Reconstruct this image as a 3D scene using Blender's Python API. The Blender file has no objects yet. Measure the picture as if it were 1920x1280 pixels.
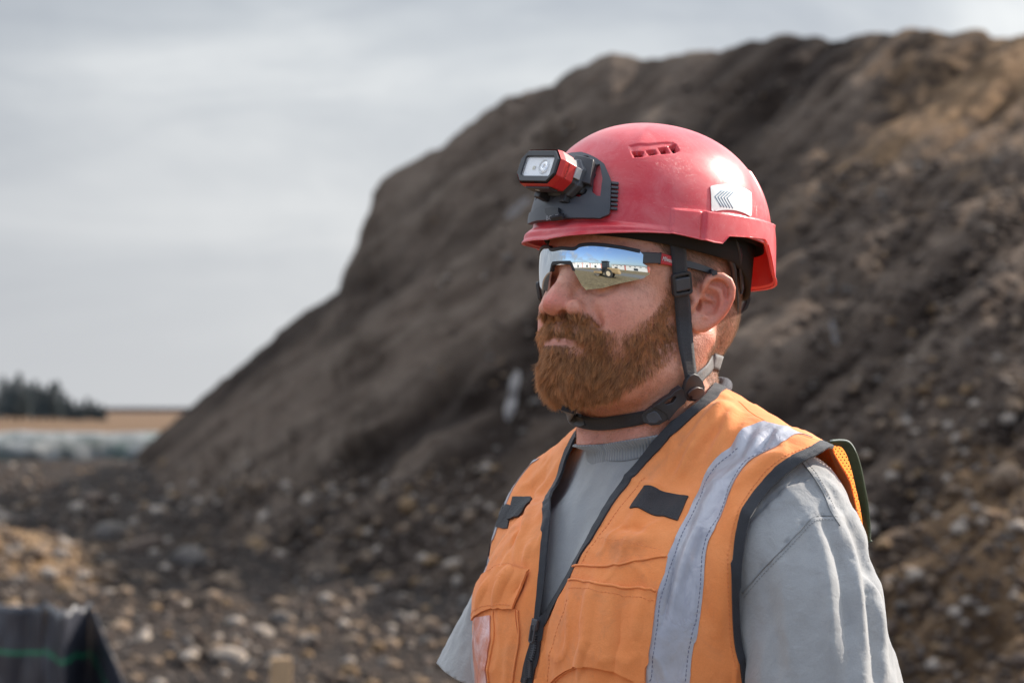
import bpy, math, random, os
import numpy as np
from mathutils import Vector, Matrix
from mathutils.bvhtree import BVHTree
from mathutils.geometry import delaunay_2d_cdt
rad = math.radians
rng = np.random.default_rng(7)
random.seed(7)
scene = bpy.context.scene
COL = scene.collection
# ------------------------------------------------------------------ camera
CAMZ = 1.585
cam_d = bpy.data.cameras.new('camera')
cam = bpy.data.objects.new('camera', cam_d); COL.objects.link(cam)
cam_d.lens = 85; cam_d.sensor_width = 36; cam_d.clip_start = .05; cam_d.clip_end = 20000
PITCH = math.atan(130 / 4533)
cam.location = (0, 0, CAMZ); cam.rotation_euler = (math.pi / 2 + PITCH, 0, 0)
cam_d.dof.use_dof = True; cam_d.dof.focus_distance = 2.30; cam_d.dof.aperture_fstop = 7.6
scene.camera = cam
# ------------------------------------------------------------------ sun and sky
SUN = Vector((.71, .40, .53)).normalized()
SUN_EL = math.asin(SUN.z); SUN_AZ = math.atan2(SUN.x, SUN.y)
sun_d = bpy.data.lights.new('sun', 'SUN'); sun_d.energy = 5.0; sun_d.angle = rad(.6); sun_d.color = (1, .90, .78)
sun = bpy.data.objects.new('sun', sun_d); COL.objects.link(sun)
sun.rotation_euler = SUN.to_track_quat('Z', 'Y').to_euler(); sun.location = (20, 12, 30)
world = bpy.data.worlds.new('World'); scene.world = world; world.use_nodes = True
scene.view_settings.view_transform = 'Standard'; scene.view_settings.look = 'None'
scene.view_settings.exposure = .56; scene.view_settings.gamma = 1
scene.cycles.use_denoising = True
scene.cycles.max_bounces = 8; scene.cycles.diffuse_bounces = 3; scene.cycles.glossy_bounces = 4
scene.cycles.transmission_bounces = 6; scene.cycles.transparent_max_bounces = 12
scene.cycles.sample_clamp_indirect = 6
try: scene.cycles.use_light_tree = True
except Exception: pass

class NT:
    """short hand for building node trees"""
    def __init__(s, tree): s.t = tree; s.n = tree.nodes; s.l = tree.links
    def add(s, typ, ins=None, **kw):
        n = s.n.new(typ)
        for k, v in kw.items(): setattr(n, k, v)
        for k, v in (ins or {}).items():
            sock = n.inputs[k]
            if isinstance(v, bpy.types.NodeSocket): s.l.new(v, sock)
            else:
                if sock.type == 'RGBA' and len(v) == 3: v = (*v, 1)
                sock.default_value = v
        return n
    def math(s, op, a, b=0., c=0., clamp=False):
        n = s.add('ShaderNodeMath', {0: a, 1: b, 2: c}, operation=op, use_clamp=clamp); return n.outputs[0]
    def mix(s, f, a, b, blend='MIX'):
        n = s.n.new('ShaderNodeMix'); n.data_type = 'RGBA'; n.blend_type = blend
        for sock, v in ((n.inputs[0], f), (n.inputs[6], a), (n.inputs[7], b)):
            if isinstance(v, bpy.types.NodeSocket): s.l.new(v, sock)
            else:
                if sock.type == 'RGBA' and len(v) == 3: v = (*v, 1)
                sock.default_value = v
        return n.outputs[2]
    def ramp(s, fac, stops, interp='LINEAR'):
        n = s.n.new('ShaderNodeValToRGB'); n.color_ramp.interpolation = interp
        e = n.color_ramp.elements
        while len(e) < len(stops): e.new(.5)
        for el, (p, c) in zip(e, stops):
            el.position = p; el.color = (*c, 1) if isinstance(c, (tuple, list)) else (c, c, c, 1)
        if isinstance(fac, bpy.types.NodeSocket): s.l.new(fac, n.inputs[0])
        else: n.inputs[0].default_value = fac
        return n.outputs[0]
    def noise(s, scale, vec=None, detail=4., rough=.5, dist=0., typ=None, lac=2.):
        n = s.n.new('ShaderNodeTexNoise'); n.inputs['Scale'].default_value = scale
        n.inputs['Detail'].default_value = detail; n.inputs['Roughness'].default_value = rough
        n.inputs['Distortion'].default_value = dist; n.inputs['Lacunarity'].default_value = lac
        if vec is not None: s.l.new(vec, n.inputs['Vector'])
        return n.outputs['Fac']
    def vor(s, scale, vec=None, feature='F1', out='Distance', rnd=1.):
        n = s.n.new('ShaderNodeTexVoronoi'); n.feature = feature; n.inputs['Scale'].default_value = scale
        n.inputs['Randomness'].default_value = rnd
        if vec is not None: s.l.new(vec, n.inputs['Vector'])
        return n.outputs[out]
    def mapping(s, vec, scale=(1, 1, 1), rot=(0, 0, 0), loc=(0, 0, 0)):
        n = s.add('ShaderNodeMapping', {'Vector': vec, 'Scale': scale, 'Rotation': rot, 'Location': loc}); return n.outputs[0]
    def bump(s, h, strength=.3, dist=.01, normal=None):
        n = s.add('ShaderNodeBump', {'Height': h, 'Strength': strength, 'Distance': dist})
        if normal is not None: s.l.new(normal, n.inputs['Normal'])
        return n.outputs[0]

def srgb(r, g, b):
    f = lambda c: (c / 255 / 12.92) if c / 255 <= .04045 else ((c / 255 + .055) / 1.055) ** 2.4
    return (f(r), f(g), f(b))

MATS = {}
def mat(name, col, rough=.5, metal=0., spec=.5, coat=0., fn=None, **kw):
    if name in MATS: return MATS[name]
    m = bpy.data.materials.new(name); m.use_nodes = True; MATS[name] = m
    nt = NT(m.node_tree); b = nt.n['Principled BSDF']
    b.inputs['Base Color'].default_value = (*col, 1); b.inputs['Roughness'].default_value = rough
    b.inputs['Metallic'].default_value = metal; b.inputs['Specular IOR Level'].default_value = spec
    b.inputs['Coat Weight'].default_value = coat
    for k, v in kw.items(): b.inputs[k].default_value = v
    if fn:
        r = fn(nt, b) or {}
        for k, v in r.items(): nt.l.new(v, b.inputs[k])
    return m
def objc(nt): return nt.add('ShaderNodeTexCoord').outputs['Object']
def geo(nt): return nt.add('ShaderNodeNewGeometry').outputs['Position']
def attr(nt, name, out='Fac'): return nt.add('ShaderNodeAttribute', attribute_name=name).outputs[out]

# world: Nishita sky with a thin grey cloud layer, brighter overhead, bluer away from the sun
def build_world():
    nt = NT(world.node_tree)
    bg = nt.n['Background']
    sky = nt.n.new('ShaderNodeTexSky'); sky.sky_type = 'NISHITA'; sky.sun_disc = False
    sky.sun_elevation = SUN_EL; sky.sun_rotation = SUN_AZ; sky.altitude = 100; sky.air_density = 1.; sky.dust_density = 1.2; sky.ozone_density = 1.2
    d = nt.add('ShaderNodeTexCoord').outputs['Generated']
    sep = nt.add('ShaderNodeSeparateXYZ', {0: d}); z = sep.outputs[2]
    zc = nt.math('MAXIMUM', z, 0.)
    # cloud sheet coordinates: direction projected on a plane overhead
    den = nt.math('ADD', zc, .42)
    px = nt.math('DIVIDE', sep.outputs[0], den); py = nt.math('DIVIDE', sep.outputs[1], den)
    cv = nt.add('ShaderNodeCombineXYZ', {0: px, 1: py, 2: 0.}).outputs[0]
    m1 = nt.mapping(cv, scale=(1., .55, 1), rot=(0, 0, .5), loc=(1.3, .2, 0))
    n1 = nt.noise(2.3, m1, detail=7, rough=.52, dist=.5)
    n2 = nt.noise(5.5, nt.mapping(cv, scale=(.5, 1.3, 1), rot=(0, 0, .35)), detail=6, rough=.6, dist=.6)
    n = nt.math('ADD', nt.math('MULTIPLY', n1, .68), nt.math('MULTIPLY', n2, .32))
    # overcast where the sun side lies (+y), broken cloud away from it
    side = nt.math('MULTIPLY_ADD', sep.outputs[1], .5, .5)
    cover = nt.math('MULTIPLY_ADD', side, .38, -.14)
    k = nt.math('ADD', n, cover)
    kk = nt.ramp(k, [(.40, 0.), (.60, 1.)], 'EASE')
    grey = nt.ramp(n, [(.36, srgb(112, 124, 140)), (.50, srgb(166, 173, 179)), (.62, srgb(210, 213, 213))])
    low = nt.ramp(zc, [(0., 1.), (.12, .55), (.25, 0.)])
    glow = nt.ramp(nt.math('ADD', nt.math('MULTIPLY', sep.outputs[0], SUN.x / math.hypot(SUN.x, SUN.y)), nt.math('MULTIPLY', sep.outputs[1], SUN.y / math.hypot(SUN.x, SUN.y))), [(.30, (.80, .81, .83)), (.52, (1., 1., 1.)), (.72, (1.14, 1.13, 1.12)), (1., (1.2, 1.18, 1.15))])
    grey = nt.mix(low, grey, srgb(182, 183, 184))
    grey = nt.mix(1., grey, glow, 'MULTIPLY')
    gain = nt.ramp(zc, [(0., .262), (.17, .276), (.4, .62), (1., 1.0)])          # cloud luminance rises to the zenith
    gs = nt.add('ShaderNodeVectorMath', {0: grey, 1: gain}, operation='MULTIPLY').outputs[0]
    gs2 = nt.add('ShaderNodeVectorMath', {0: gs, 'Scale': 40.}, operation='SCALE').outputs[0]
    bluer = nt.add('ShaderNodeVectorMath', {0: sky.outputs[0], 1: (1.05, 1.12, 1.30)}, operation='MULTIPLY').outputs[0]
    c = nt.mix(kk, bluer, gs2)
    nt.l.new(c, bg.inputs['Color']); bg.inputs['Strength'].default_value = .1
build_world()

# ------------------------------------------------------------------ objects
def tag(o, label=None, cat=None, group=None, kind=None):
    if label: o['label'] = label
    if cat: o['category'] = cat
    if group: o['group'] = group
    if kind: o['kind'] = kind
    return o
def thing(name, label, cat, loc=(0, 0, 0), group=None):
    o = bpy.data.objects.new(name, None); COL.objects.link(o); o.location = loc; o.empty_display_size = .05
    return tag(o, label, cat, group)
def wloc(o):
    v = Vector((0, 0, 0))
    while o is not None: v += Vector(o.location); o = o.parent
    return np.array(v)
def obj(name, V, F, m=None, parent=None, smooth=True, label=None, kind=None, origin=None):
    """V world-space vertices; origin moves the pivot"""
    V = np.asarray(V, dtype=np.float64)
    base = wloc(parent) if parent is not None else np.zeros(3)
    org = np.array(origin, float) if origin is not None else base
    me = bpy.data.meshes.new(name)
    if isinstance(F, np.ndarray):
        nv, nf = len(V), len(F); w = F.shape[1]
        me.vertices.add(nv); me.vertices.foreach_set('co', (V - org).astype(np.float32).ravel())
        me.loops.add(nf * w); me.loops.foreach_set('vertex_index', F.astype(np.int32).ravel())
        me.polygons.add(nf); me.polygons.foreach_set('loop_start', np.arange(0, nf * w, w, dtype=np.int32))
        me.polygons.foreach_set('loop_total', np.full(nf, w, dtype=np.int32))
        me.update(calc_edges=True); me.validate()
    else:
        me.from_pydata([tuple(v) for v in (V - org)], [], [tuple(int(i) for i in f) for f in F])
    if smooth: me.polygons.foreach_set('use_smooth', np.ones(len(me.polygons), dtype=bool))
    o = bpy.data.objects.new(name, me); COL.objects.link(o)
    if m is not None: me.materials.append(m)
    if parent is not None: o.parent = parent
    o.location = Vector(org - base)
    if label: o['label'] = label
    if kind: o['kind'] = kind
    return o
def autosmooth(o, ang=35):
    me = o.data
    me.set_sharp_from_angle(angle=rad(ang))
    return o
def bevel(o, w=.002, seg=2, ang=30):
    b = o.modifiers.new('bevel', 'BEVEL'); b.width = w; b.segments = seg; b.limit_method = 'ANGLE'; b.angle_limit = rad(ang); b.harden_normals = False
    return o
def vattr(o, name, vals):
    vals = np.asarray(vals, dtype=np.float32)
    a = o.data.attributes.new(name, 'FLOAT', 'POINT'); a.data.foreach_set('value', vals)
def copy_tree(o, parent=None):
    c = o.copy(); COL.objects.link(c); c.parent = parent
    for ch in [x for x in o.children]: copy_tree(ch, c)
    return c

# ------------------------------------------------------------------ projection
cp_, sp_ = math.cos(PITCH), math.sin(PITCH)
def px2dir(px, py):
    """pixel (1920x1280) -> world ray direction with y = 1"""
    u = (np.asarray(px, float) - 960) / 4533.33; v = (640 - np.asarray(py, float)) / 4533.33
    y = cp_ - v * sp_; z = sp_ + v * cp_
    return np.stack([u / y, np.ones_like(u), z / y], -1)
def at(px, py, Y):
    d = px2dir(px, py); Y = np.asarray(Y, float)
    return d * Y[..., None] + np.array([0, 0, CAMZ])
def w2px(P):
    P = np.asarray(P) - np.array([0, 0, CAMZ])
    fwd = P[..., 1] * cp_ + P[..., 2] * sp_; up = -P[..., 1] * sp_ + P[..., 2] * cp_
    return np.stack([960 + 4533.33 * P[..., 0] / fwd, 640 - 4533.33 * up / fwd], -1)

# ------------------------------------------------------------------ signed distance toolkit
def smin(a, b, k): h = np.clip(.5 + .5 * (b - a) / k, 0, 1); return b * (1 - h) + a * h - k * h * (1 - h)
def smax(a, b, k): return -smin(-a, -b, k)
def ell(P, c, r):
    q = P - np.array(c, P.dtype); r = np.array(r, P.dtype)
    k0 = np.sqrt(((q / r) ** 2).sum(-1)) + 1e-9; k1 = np.sqrt(((q / r ** 2) ** 2).sum(-1)) + 1e-9
    return k0 * (k0 - 1) / k1
def cap(P, a, b, ra, rb=None):
    rb = ra if rb is None else rb
    a = np.array(a, P.dtype); b = np.array(b, P.dtype); ab = b - a
    t = np.clip(((P - a) @ ab) / max((ab @ ab), 1e-12), 0, 1)
    return np.sqrt((((P - a) - t[..., None] * ab) ** 2).sum(-1)) - (ra + (rb - ra) * t)
def chain(P, pts, k=None):
    """pts: (x,y,z,r)..."""
    d = None
    for p, q in zip(pts[:-1], pts[1:]):
        e = cap(P, p[:3], q[:3], p[3], q[3]); d = e if d is None else (np.minimum(d, e) if k is None else smin(d, e, k))
    return d
def mesh_sdf(f, lo, hi, h, m=4, newton=1):
    """surface nets on a band around f = 0 -> (verts, quads)"""
    lo = np.array(lo, float); hi = np.array(hi, float)
    n = np.ceil((hi - lo) / (h * m)).astype(int) * m + 1
    nc = (n - 1) // m + 1
    gx, gy, gz = [lo[i] + h * m * np.arange(nc[i]) for i in range(3)]
    C = np.stack(np.meshgrid(gx, gy, gz, indexing='ij'), -1).reshape(-1, 3)
    D = f(C).reshape(nc).astype(np.float32)
    for ax in range(3):
        idx = np.arange(n[ax]); i0 = np.minimum(idx // m, nc[ax] - 2); t = (idx - i0 * m) / m
        sh = [1, 1, 1]; sh[ax] = -1; t = t.reshape(sh).astype(np.float32)
        D = np.take(D, i0, ax) * (1 - t) + np.take(D, i0 + 1, ax) * t
    msk = np.abs(D) < h * m * 1.25
    ii = np.nonzero(msk)
    P = np.stack([lo[i] + h * ii[i] for i in range(3)], -1)
    out = np.empty(len(P))
    for s in range(0, len(P), 400000): out[s:s + 400000] = f(P[s:s + 400000])
    D[ii] = out
    S = D < 0
    s8 = [S[i:n[0] - 1 + i, j:n[1] - 1 + j, k:n[2] - 1 + k] for i in (0, 1) for j in (0, 1) for k in (0, 1)]
    cnt = sum(s.astype(np.int8) for s in s8)
    cell = np.nonzero((cnt > 0) & (cnt < 8)); cid = np.full(n - 1, -1, np.int32); cid[cell] = np.arange(len(cell[0]))
    cx = np.stack(cell, -1)
    acc = np.zeros((len(cx), 3)); w = np.zeros(len(cx))
    cor = [(i, j, k) for i in (0, 1) for j in (0, 1) for k in (0, 1)]
    for a in range(8):
        for b in range(a + 1, 8):
            ca, cb = np.array(cor[a]), np.array(cor[b])
            if np.abs(ca - cb).sum() != 1: continue
            da = D[tuple((cx + ca).T)]; db = D[tuple((cx + cb).T)]
            mk = (da < 0) != (db < 0); t = np.where(mk, da / np.where(mk, da - db, 1), 0)
            p = ca + t[:, None] * (cb - ca)
            acc += p * mk[:, None]; w += mk
    V = lo + h * (cx + acc / w[:, None])
    quads = []
    for ax in range(3):
        o1, o2 = [a for a in range(3) if a != ax]
        sl0 = [slice(1, n[i] - 1) for i in range(3)]; sl0[ax] = slice(0, n[ax] - 1)
        sl1 = list(sl0); sl1[ax] = slice(1, n[ax])
        A, B = S[tuple(sl0)], S[tuple(sl1)]
        e = np.nonzero(A != B); p = np.stack(e, -1); off = np.ones(3, int); off[ax] = 0; p = p + off
        def c(d1, d2):
            q = p.copy(); q[:, o1] -= d1; q[:, o2] -= d2; return cid[tuple(q.T)]
        q = np.stack([c(1, 1), c(0, 1), c(0, 0), c(1, 0)], -1)
        flip = A[e] if ax != 1 else ~A[e]
        q[~flip] = q[~flip][:, ::-1]
        quads.append(q)
    Q = np.concatenate(quads); Q = Q[(Q >= 0).all(1)]
    for _ in range(newton):
        g = grad(f, V, h * .5); d = f(V); V = V - np.clip(d, -h, h)[:, None] * g
    return V, Q
def grad(f, P, e=1e-3):
    g = np.stack([f(P + np.eye(3)[i] * e) - f(P - np.eye(3)[i] * e) for i in range(3)], -1)
    return g / (np.linalg.norm(g, axis=1, keepdims=True) + 1e-9)
def vnoise(P, scale, seed=0, octaves=3, rough=.5):
    """value noise, trilinear, roughly -1..1"""
    out = 0; amp = 1; tot = 0
    for o in range(octaves):
        q = P * scale * 2 ** o + seed * 17.31 + o * 5.7; i = np.floor(q).astype(np.int64); t = q - i; t = t * t * (3 - 2 * t)
        def hsh(ix, iy, iz):
            n = (ix * 73856093) ^ (iy * 19349663) ^ (iz * 83492791) ^ (seed * 2654435 + o * 971)
            n = (n ^ (n >> 13)) * 1274126177; n = n ^ (n >> 16)
            return (n & 0xffff) / 32767.5 - 1
        r = 0
        for dx in (0, 1):
            for dy in (0, 1):
                for dz in (0, 1):
                    w = (t[..., 0] if dx else 1 - t[..., 0]) * (t[..., 1] if dy else 1 - t[..., 1]) * (t[..., 2] if dz else 1 - t[..., 2])
                    r = r + w * hsh(i[..., 0] + dx, i[..., 1] + dy, i[..., 2] + dz)
        out = out + amp * r; tot += amp; amp *= rough
    return out / tot
def poly_sdf(P, poly):
    """signed distance in 2D, negative inside"""
    poly = np.asarray(poly, float); d = np.full(len(P), 1e9); s = np.ones(len(P))
    n = len(poly); j = n - 1
    for i in range(n):
        a, b = poly[i], poly[j]; e = b - a; w = P - a
        t = np.clip((w @ e) / max(e @ e, 1e-15), 0, 1)
        d = np.minimum(d, ((w - t[:, None] * e) ** 2).sum(1))
        c1 = P[:, 1] >= a[1]; c2 = P[:, 1] < b[1]; c3 = e[0] * w[:, 1] > e[1] * w[:, 0]
        flip = (c1 & c2 & c3) | (~c1 & ~c2 & ~c3); s = np.where(flip, -s, s); j = i
    return s * np.sqrt(d)
def seg_dist(P, line):
    """2D distance to a polyline, and arc parameter 0..1"""
    line = np.asarray(line, float); best = np.full(len(P), 1e9); par = np.zeros(len(P))
    L = np.r_[0, np.cumsum(np.linalg.norm(np.diff(line, axis=0), axis=1))]
    for i in range(len(line) - 1):
        a, b = line[i], line[i + 1]; e = b - a; t = np.clip(((P - a) @ e) / max(e @ e, 1e-15), 0, 1)
        d = np.linalg.norm(P - a - t[:, None] * e, axis=1); m = d < best
        best = np.where(m, d, best); par = np.where(m, (L[i] + t * (L[i + 1] - L[i])) / L[-1], par)
    return best, par
def sstep(a, b, x): t = np.clip((x - a) / (b - a), 0, 1); return t * t * (3 - 2 * t)
def spline(pts, n, closed=False):
    """Catmull-Rom through pts, resampled evenly to n points"""
    p = np.asarray(pts, float)
    if len(p) < 3 and not closed: fine = p
    else:
        q = np.vstack([p[-1], p, p[0], p[1]]) if closed else np.vstack([2 * p[0] - p[1], p, 2 * p[-1] - p[-2]])
        out = []
        for i in range(len(q) - 3):
            t = np.linspace(0, 1, 12, endpoint=False)[:, None]; a, b, c, d = q[i:i + 4]
            out.append(.5 * ((2 * b) + (-a + c) * t + (2 * a - 5 * b + 4 * c - d) * t ** 2 + (-a + 3 * b - 3 * c + d) * t ** 3))
        fine = np.vstack(out + [q[-2][None]])
    L = np.r_[0, np.cumsum(np.linalg.norm(np.diff(fine, axis=0), axis=1))]
    s = np.linspace(0, L[-1], n, endpoint=not closed)
    return np.stack([np.interp(s, L, fine[:, k]) for k in range(fine.shape[1])], -1)
class Surf:
    """ray casting against a mesh"""
    def __init__(s, V, F): s.b = BVHTree.FromPolygons([tuple(v) for v in V], [tuple(int(i) for i in f) for f in F])
    def px(s, px, py, back=False):
        d = Vector(px2dir(px, py)).normalized(); o = Vector((0, 0, CAMZ))
        h, n, i, t = s.b.ray_cast(o, d)
        return (None, None) if h is None else (np.array(h), np.array(n))
    def near(s, p):
        h, n, i, t = s.b.find_nearest(Vector(p)); return np.array(h), np.array(n)
def tube(path, r, seg=8, closed=False):
    """tube mesh along path; r scalar or per point"""
    p = np.asarray(path, float); n = len(p); r = np.broadcast_to(np.asarray(r, float), (n,))
    T = (np.roll(p, -1, 0) - np.roll(p, 1, 0)) if closed else np.gradient(p, axis=0)
    T /= np.linalg.norm(T, axis=1, keepdims=True) + 1e-12
    u = np.cross(T[0], [0, 0, 1.]); u = u if np.linalg.norm(u) > .1 else np.cross(T[0], [0, 1., 0]); u /= np.linalg.norm(u)
    V = []
    for i in range(n):
        u = u - T[i] * (u @ T[i]); u /= np.linalg.norm(u); v = np.cross(T[i], u)
        a = np.arange(seg) * 2 * math.pi / seg
        V.append(p[i] + r[i] * (np.cos(a)[:, None] * u + np.sin(a)[:, None] * v))
    V = np.vstack(V); F = []
    m = n if closed else n - 1
    for i in range(m):
        j = (i + 1) % n
        for k in range(seg): F.append((i * seg + k, i * seg + (k + 1) % seg, j * seg + (k + 1) % seg, j * seg + k))
    if not closed: F.append(tuple(range(seg))[::-1]); F.append(tuple((n - 1) * seg + k for k in range(seg)))
    return V, F
def join(*vf):
    V = []; F = []; o = 0
    for v, f in vf:
        V.append(np.asarray(v, float)); F += [tuple(int(i) + o for i in q) for q in f]; o += len(v)
    return np.vstack(V), F
def box(c, s, R=None):
    x, y, z = np.array(s) / 2
    V = np.array([(-x, -y, -z), (x, -y, -z), (x, y, -z), (-x, y, -z), (-x, -y, z), (x, -y, z), (x, y, z), (-x, y, z)])
    if R is not None: V = V @ np.asarray(R).T
    return V + np.array(c), [(0, 3, 2, 1), (4, 5, 6, 7), (0, 1, 5, 4), (1, 2, 6, 5), (2, 3, 7, 6), (3, 0, 4, 7)]
def ribbon(C, W, N, width, th, bulge=0.):
    """strap: centre points C, cross directions W, normals N; closed box section"""
    n = len(C); width = np.broadcast_to(width, (n,))[:, None]; V = []
    a = np.linspace(-.5, .5, 5)
    for s in (1, -1):
        for k in a: V.append(C + W * width * k + N * (s * th / 2 - bulge * 4 * k * k * 0))
    V = np.stack(V, 1).reshape(-1, 3); F = []
    idx = lambda i, k: i * 10 + k
    for i in range(n - 1):
        for k in range(4):
            F.append((idx(i, k), idx(i, k + 1), idx(i + 1, k + 1), idx(i + 1, k)))
            F.append((idx(i, 5 + k), idx(i + 1, 5 + k), idx(i + 1, 6 + k), idx(i, 6 + k)))
        F.append((idx(i, 0), idx(i + 1, 0), idx(i + 1, 5), idx(i, 5))); F.append((idx(i, 4), idx(i, 9), idx(i + 1, 9), idx(i + 1, 4)))
    for i in (0, n - 1):
        for k in range(4): F.append((idx(i, k), idx(i, k + 5), idx(i, k + 6), idx(i, k + 1)))
    return V, F
def patch(poly, locate, step, th, lift=0., holes=(), disp=None, smooth_pts=None):
    """closed sheet whose outline is a 2D polygon; locate(Nx2)->(P,N) world points and normals; thickness th outward"""
    def dens(pl):
        out = []
        for i in range(len(pl)):
            a, b = np.array(pl[i], float), np.array(pl[(i + 1) % len(pl)], float)
            n = max(1, int(np.linalg.norm(b - a) / step)); out += [tuple(a + (b - a) * t / n) for t in range(n)]
        return out
    loops = [dens(poly)] + [dens(h) for h in holes]
    pts = [p for l in loops for p in l]; faces = []; o = 0
    for l in loops: faces.append(list(range(o, o + len(l)))); o += len(l)
    nb = len(pts); A = np.array(poly, float); lo = A.min(0); hi = A.max(0)
    gx, gy = np.meshgrid(np.arange(lo[0], hi[0], step), np.arange(lo[1], hi[1], step * .87)); gx[1::2] += step / 2
    G = np.stack([gx.ravel(), gy.ravel()], -1)
    keep = poly_sdf(G, loops[0]) < -step * .45
    for l in loops[1:]: keep &= poly_sdf(G, l) > step * .45
    pts += [tuple(g) for g in G[keep]]
    vo, eo, fo, ov, oe, of = delaunay_2d_cdt([Vector(p) for p in pts], [], faces, 1, 1e-7)
    v2 = np.array([tuple(v) for v in vo]); fo = [f for f in fo]
    if len(loops) > 1:
        c = np.array([v2[list(f)].mean(0) for f in fo]); ok = np.ones(len(fo), bool)
        for l in loops[1:]: ok &= poly_sdf(c, l) > 0
        fo = [f for f, k in zip(fo, ok) if k]
    P, N = locate(v2)
    if disp is not None: P = P + N * disp(v2)[:, None]
    top = P + N * (lift + th); bot = P + N * lift; n = len(v2)
    cnt = {}
    for f in fo:
        for i in range(len(f)):
            a, b = f[i], f[(i + 1) % len(f)]; cnt[(a, b)] = 1
    e1 = top[fo[0][1]] - top[fo[0][0]]; e2 = top[fo[0][2]] - top[fo[0][0]]
    side = sum(np.sign(np.dot(np.cross(top[f[1]] - top[f[0]], top[f[2]] - top[f[0]]), N[f[0]])) for f in fo[:60])
    if side < 0: fo = [tuple(f)[::-1] for f in fo]; cnt = {(b, a): 1 for a, b in cnt}
    F = [tuple(f) for f in fo] + [tuple(i + n for i in f)[::-1] for f in fo]
    for (a, b) in cnt:
        if (b, a) not in cnt: F.append((b, a, a + n, b + n))
    return np.vstack([top, bot]), F, v2
def rotz(a): c, s = math.cos(a), math.sin(a); return np.array([[c, -s, 0], [s, c, 0], [0, 0, 1.]])
def rotx(a): c, s = math.cos(a), math.sin(a); return np.array([[1, 0, 0], [0, c, -s], [0, s, c]])
def roty(a): c, s = math.cos(a), math.sin(a); return np.array([[c, 0, s], [0, 1, 0], [-s, 0, c]])
# ------------------------------------------------------------------ terrain
DR = bool(os.environ.get('DRAFT'))
def fbmc(nt, v, s, d=6, r=.6, dist=.3): return nt.noise(s, v, d, r, dist)
def ground_fn(nt, b):
    v = geo(nt); sp = nt.add('ShaderNodeSeparateXYZ', {0: v}); y = sp.outputs[1]; x = sp.outputs[0]
    n1 = fbmc(nt, v, .35); n2 = fbmc(nt, v, 2.2, 7, .7); n3 = fbmc(nt, v, 14, 5, .7); n4 = nt.noise(60, v, 4, .7)
    dark = nt.mix(nt.ramp(n2, [(.35, 0.), (.65, 1.)]), (.014, .010, .008), (.046, .033, .026))
    clay = nt.mix(nt.ramp(n3, [(.35, 0.), (.65, 1.)]), (.110, .066, .034), (.250, .165, .095))
    k = nt.ramp(nt.math('ADD', nt.math('MULTIPLY', n1, .7), nt.math('MULTIPLY', n2, .3)), [(.56, 0.), (.64, 1.)])
    near = nt.ramp(nt.math('MULTIPLY', nt.math('ADD', y, nt.math('MULTIPLY', n2, 4.)), .01), [(.125, 1.), (.150, 0.)])
    soil = nt.mix(nt.math('MULTIPLY', k, .45), dark, clay)
    hx = nt.math('MULTIPLY_ADD', nt.math('ABSOLUTE', nt.math('ADD', x, 4.9)), .50, nt.math('ABSOLUTE', nt.math('MULTIPLY_ADD', y, .32, -7.0)))
    soil = nt.mix(nt.ramp(nt.math('ADD', hx, nt.math('MULTIPLY_ADD', n2, 1.2, -.6)), [(.55, 1.), (.75, 0.)]), soil, clay)
    soil = nt.mix(nt.math('MULTIPLY', near, nt.ramp(n2, [(.38, 0.), (.55, 1.)])), soil, clay)
    # dry grass field beyond the works
    gr = nt.mix(nt.ramp(n3, [(.3, 0.), (.7, 1.)]), (.105, .060, .034), (.155, .096, .054))
    far = nt.ramp(nt.math('MULTIPLY', y, .001), [(.098, 0.), (.102, 1.)])
    c = nt.mix(far, soil, gr)
    # straw mulch over the graded ground behind the photographer and a grey haul road through it
    st = nt.mix(nt.ramp(nt.noise(35, nt.mapping(v, scale=(1, 3, 1), rot=(0, 0, .5)), 6, .8, dist=1.5), [(.38, 0.), (.62, 1.)]), (.085, .062, .030), (.34, .265, .15)); st = nt.mix(nt.ramp(nt.noise(2.5, v, 6, .75, dist=1.), [(.40, .65), (.60, 0.)]), st, (.060, .045, .026))
    back = nt.ramp(nt.math('ADD', nt.math('MULTIPLY_ADD', y, -.1, .5), nt.math('MULTIPLY', n2, .1)), [(.46, 0.), (.56, 1.)])
    road = nt.ramp(nt.math('ABSOLUTE', nt.math('ADD', y, nt.math('MULTIPLY_ADD', n1, 4., 14.))), [(.0, 1.), (.006, 1.), (.0075, 0.)]) if False else nt.ramp(nt.math('MULTIPLY', nt.math('ABSOLUTE', nt.math('ADD', y, 20.)), .1), [(.50, 1.), (.62, 0.)])
    st = nt.mix(road, st, nt.mix(n3, (.10, .095, .09), (.20, .19, .175)))
    c = nt.mix(back, c, st)
    h = nt.bump(n3, .8, .05); h = nt.bump(n4, .6, .012, h)
    return {'Base Color': c, 'Normal': h}
M_ground = mat('soil_ground', (.05, .035, .03), .95, spec=.15, fn=ground_fn)
def gnoise(x, y):
    P = np.stack([x, y, 0 * x], -1); return vnoise(P, .22, 3, 4) * .24 + vnoise(P, 1.0, 4, 4, .6) * .24
def ground_h(x, y):
    x, y = np.asarray(x, float), np.asarray(y, float)
    w = sstep(6.5, 11, y) * sstep(95, 60, y)
    h = gnoise(x, y) * w
    h = h + .55 * np.exp(-(((y - 44) / 12) ** 2) - ((x + 9) / 10) ** 2 * .25) * 1.0       # low dirt rise before the plastic covered berm
    h = h + .50 * np.exp(-(((y - 22.) / 2.2) ** 2) - ((x + 4.9) / .95) ** 2)              # clay heap at the left
    h = h + .25 * np.exp(-(((x + 3.2) / 3.6) ** 2) - ((y + 2.6) / 3.) ** 2) * 1.0
    return h
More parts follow.
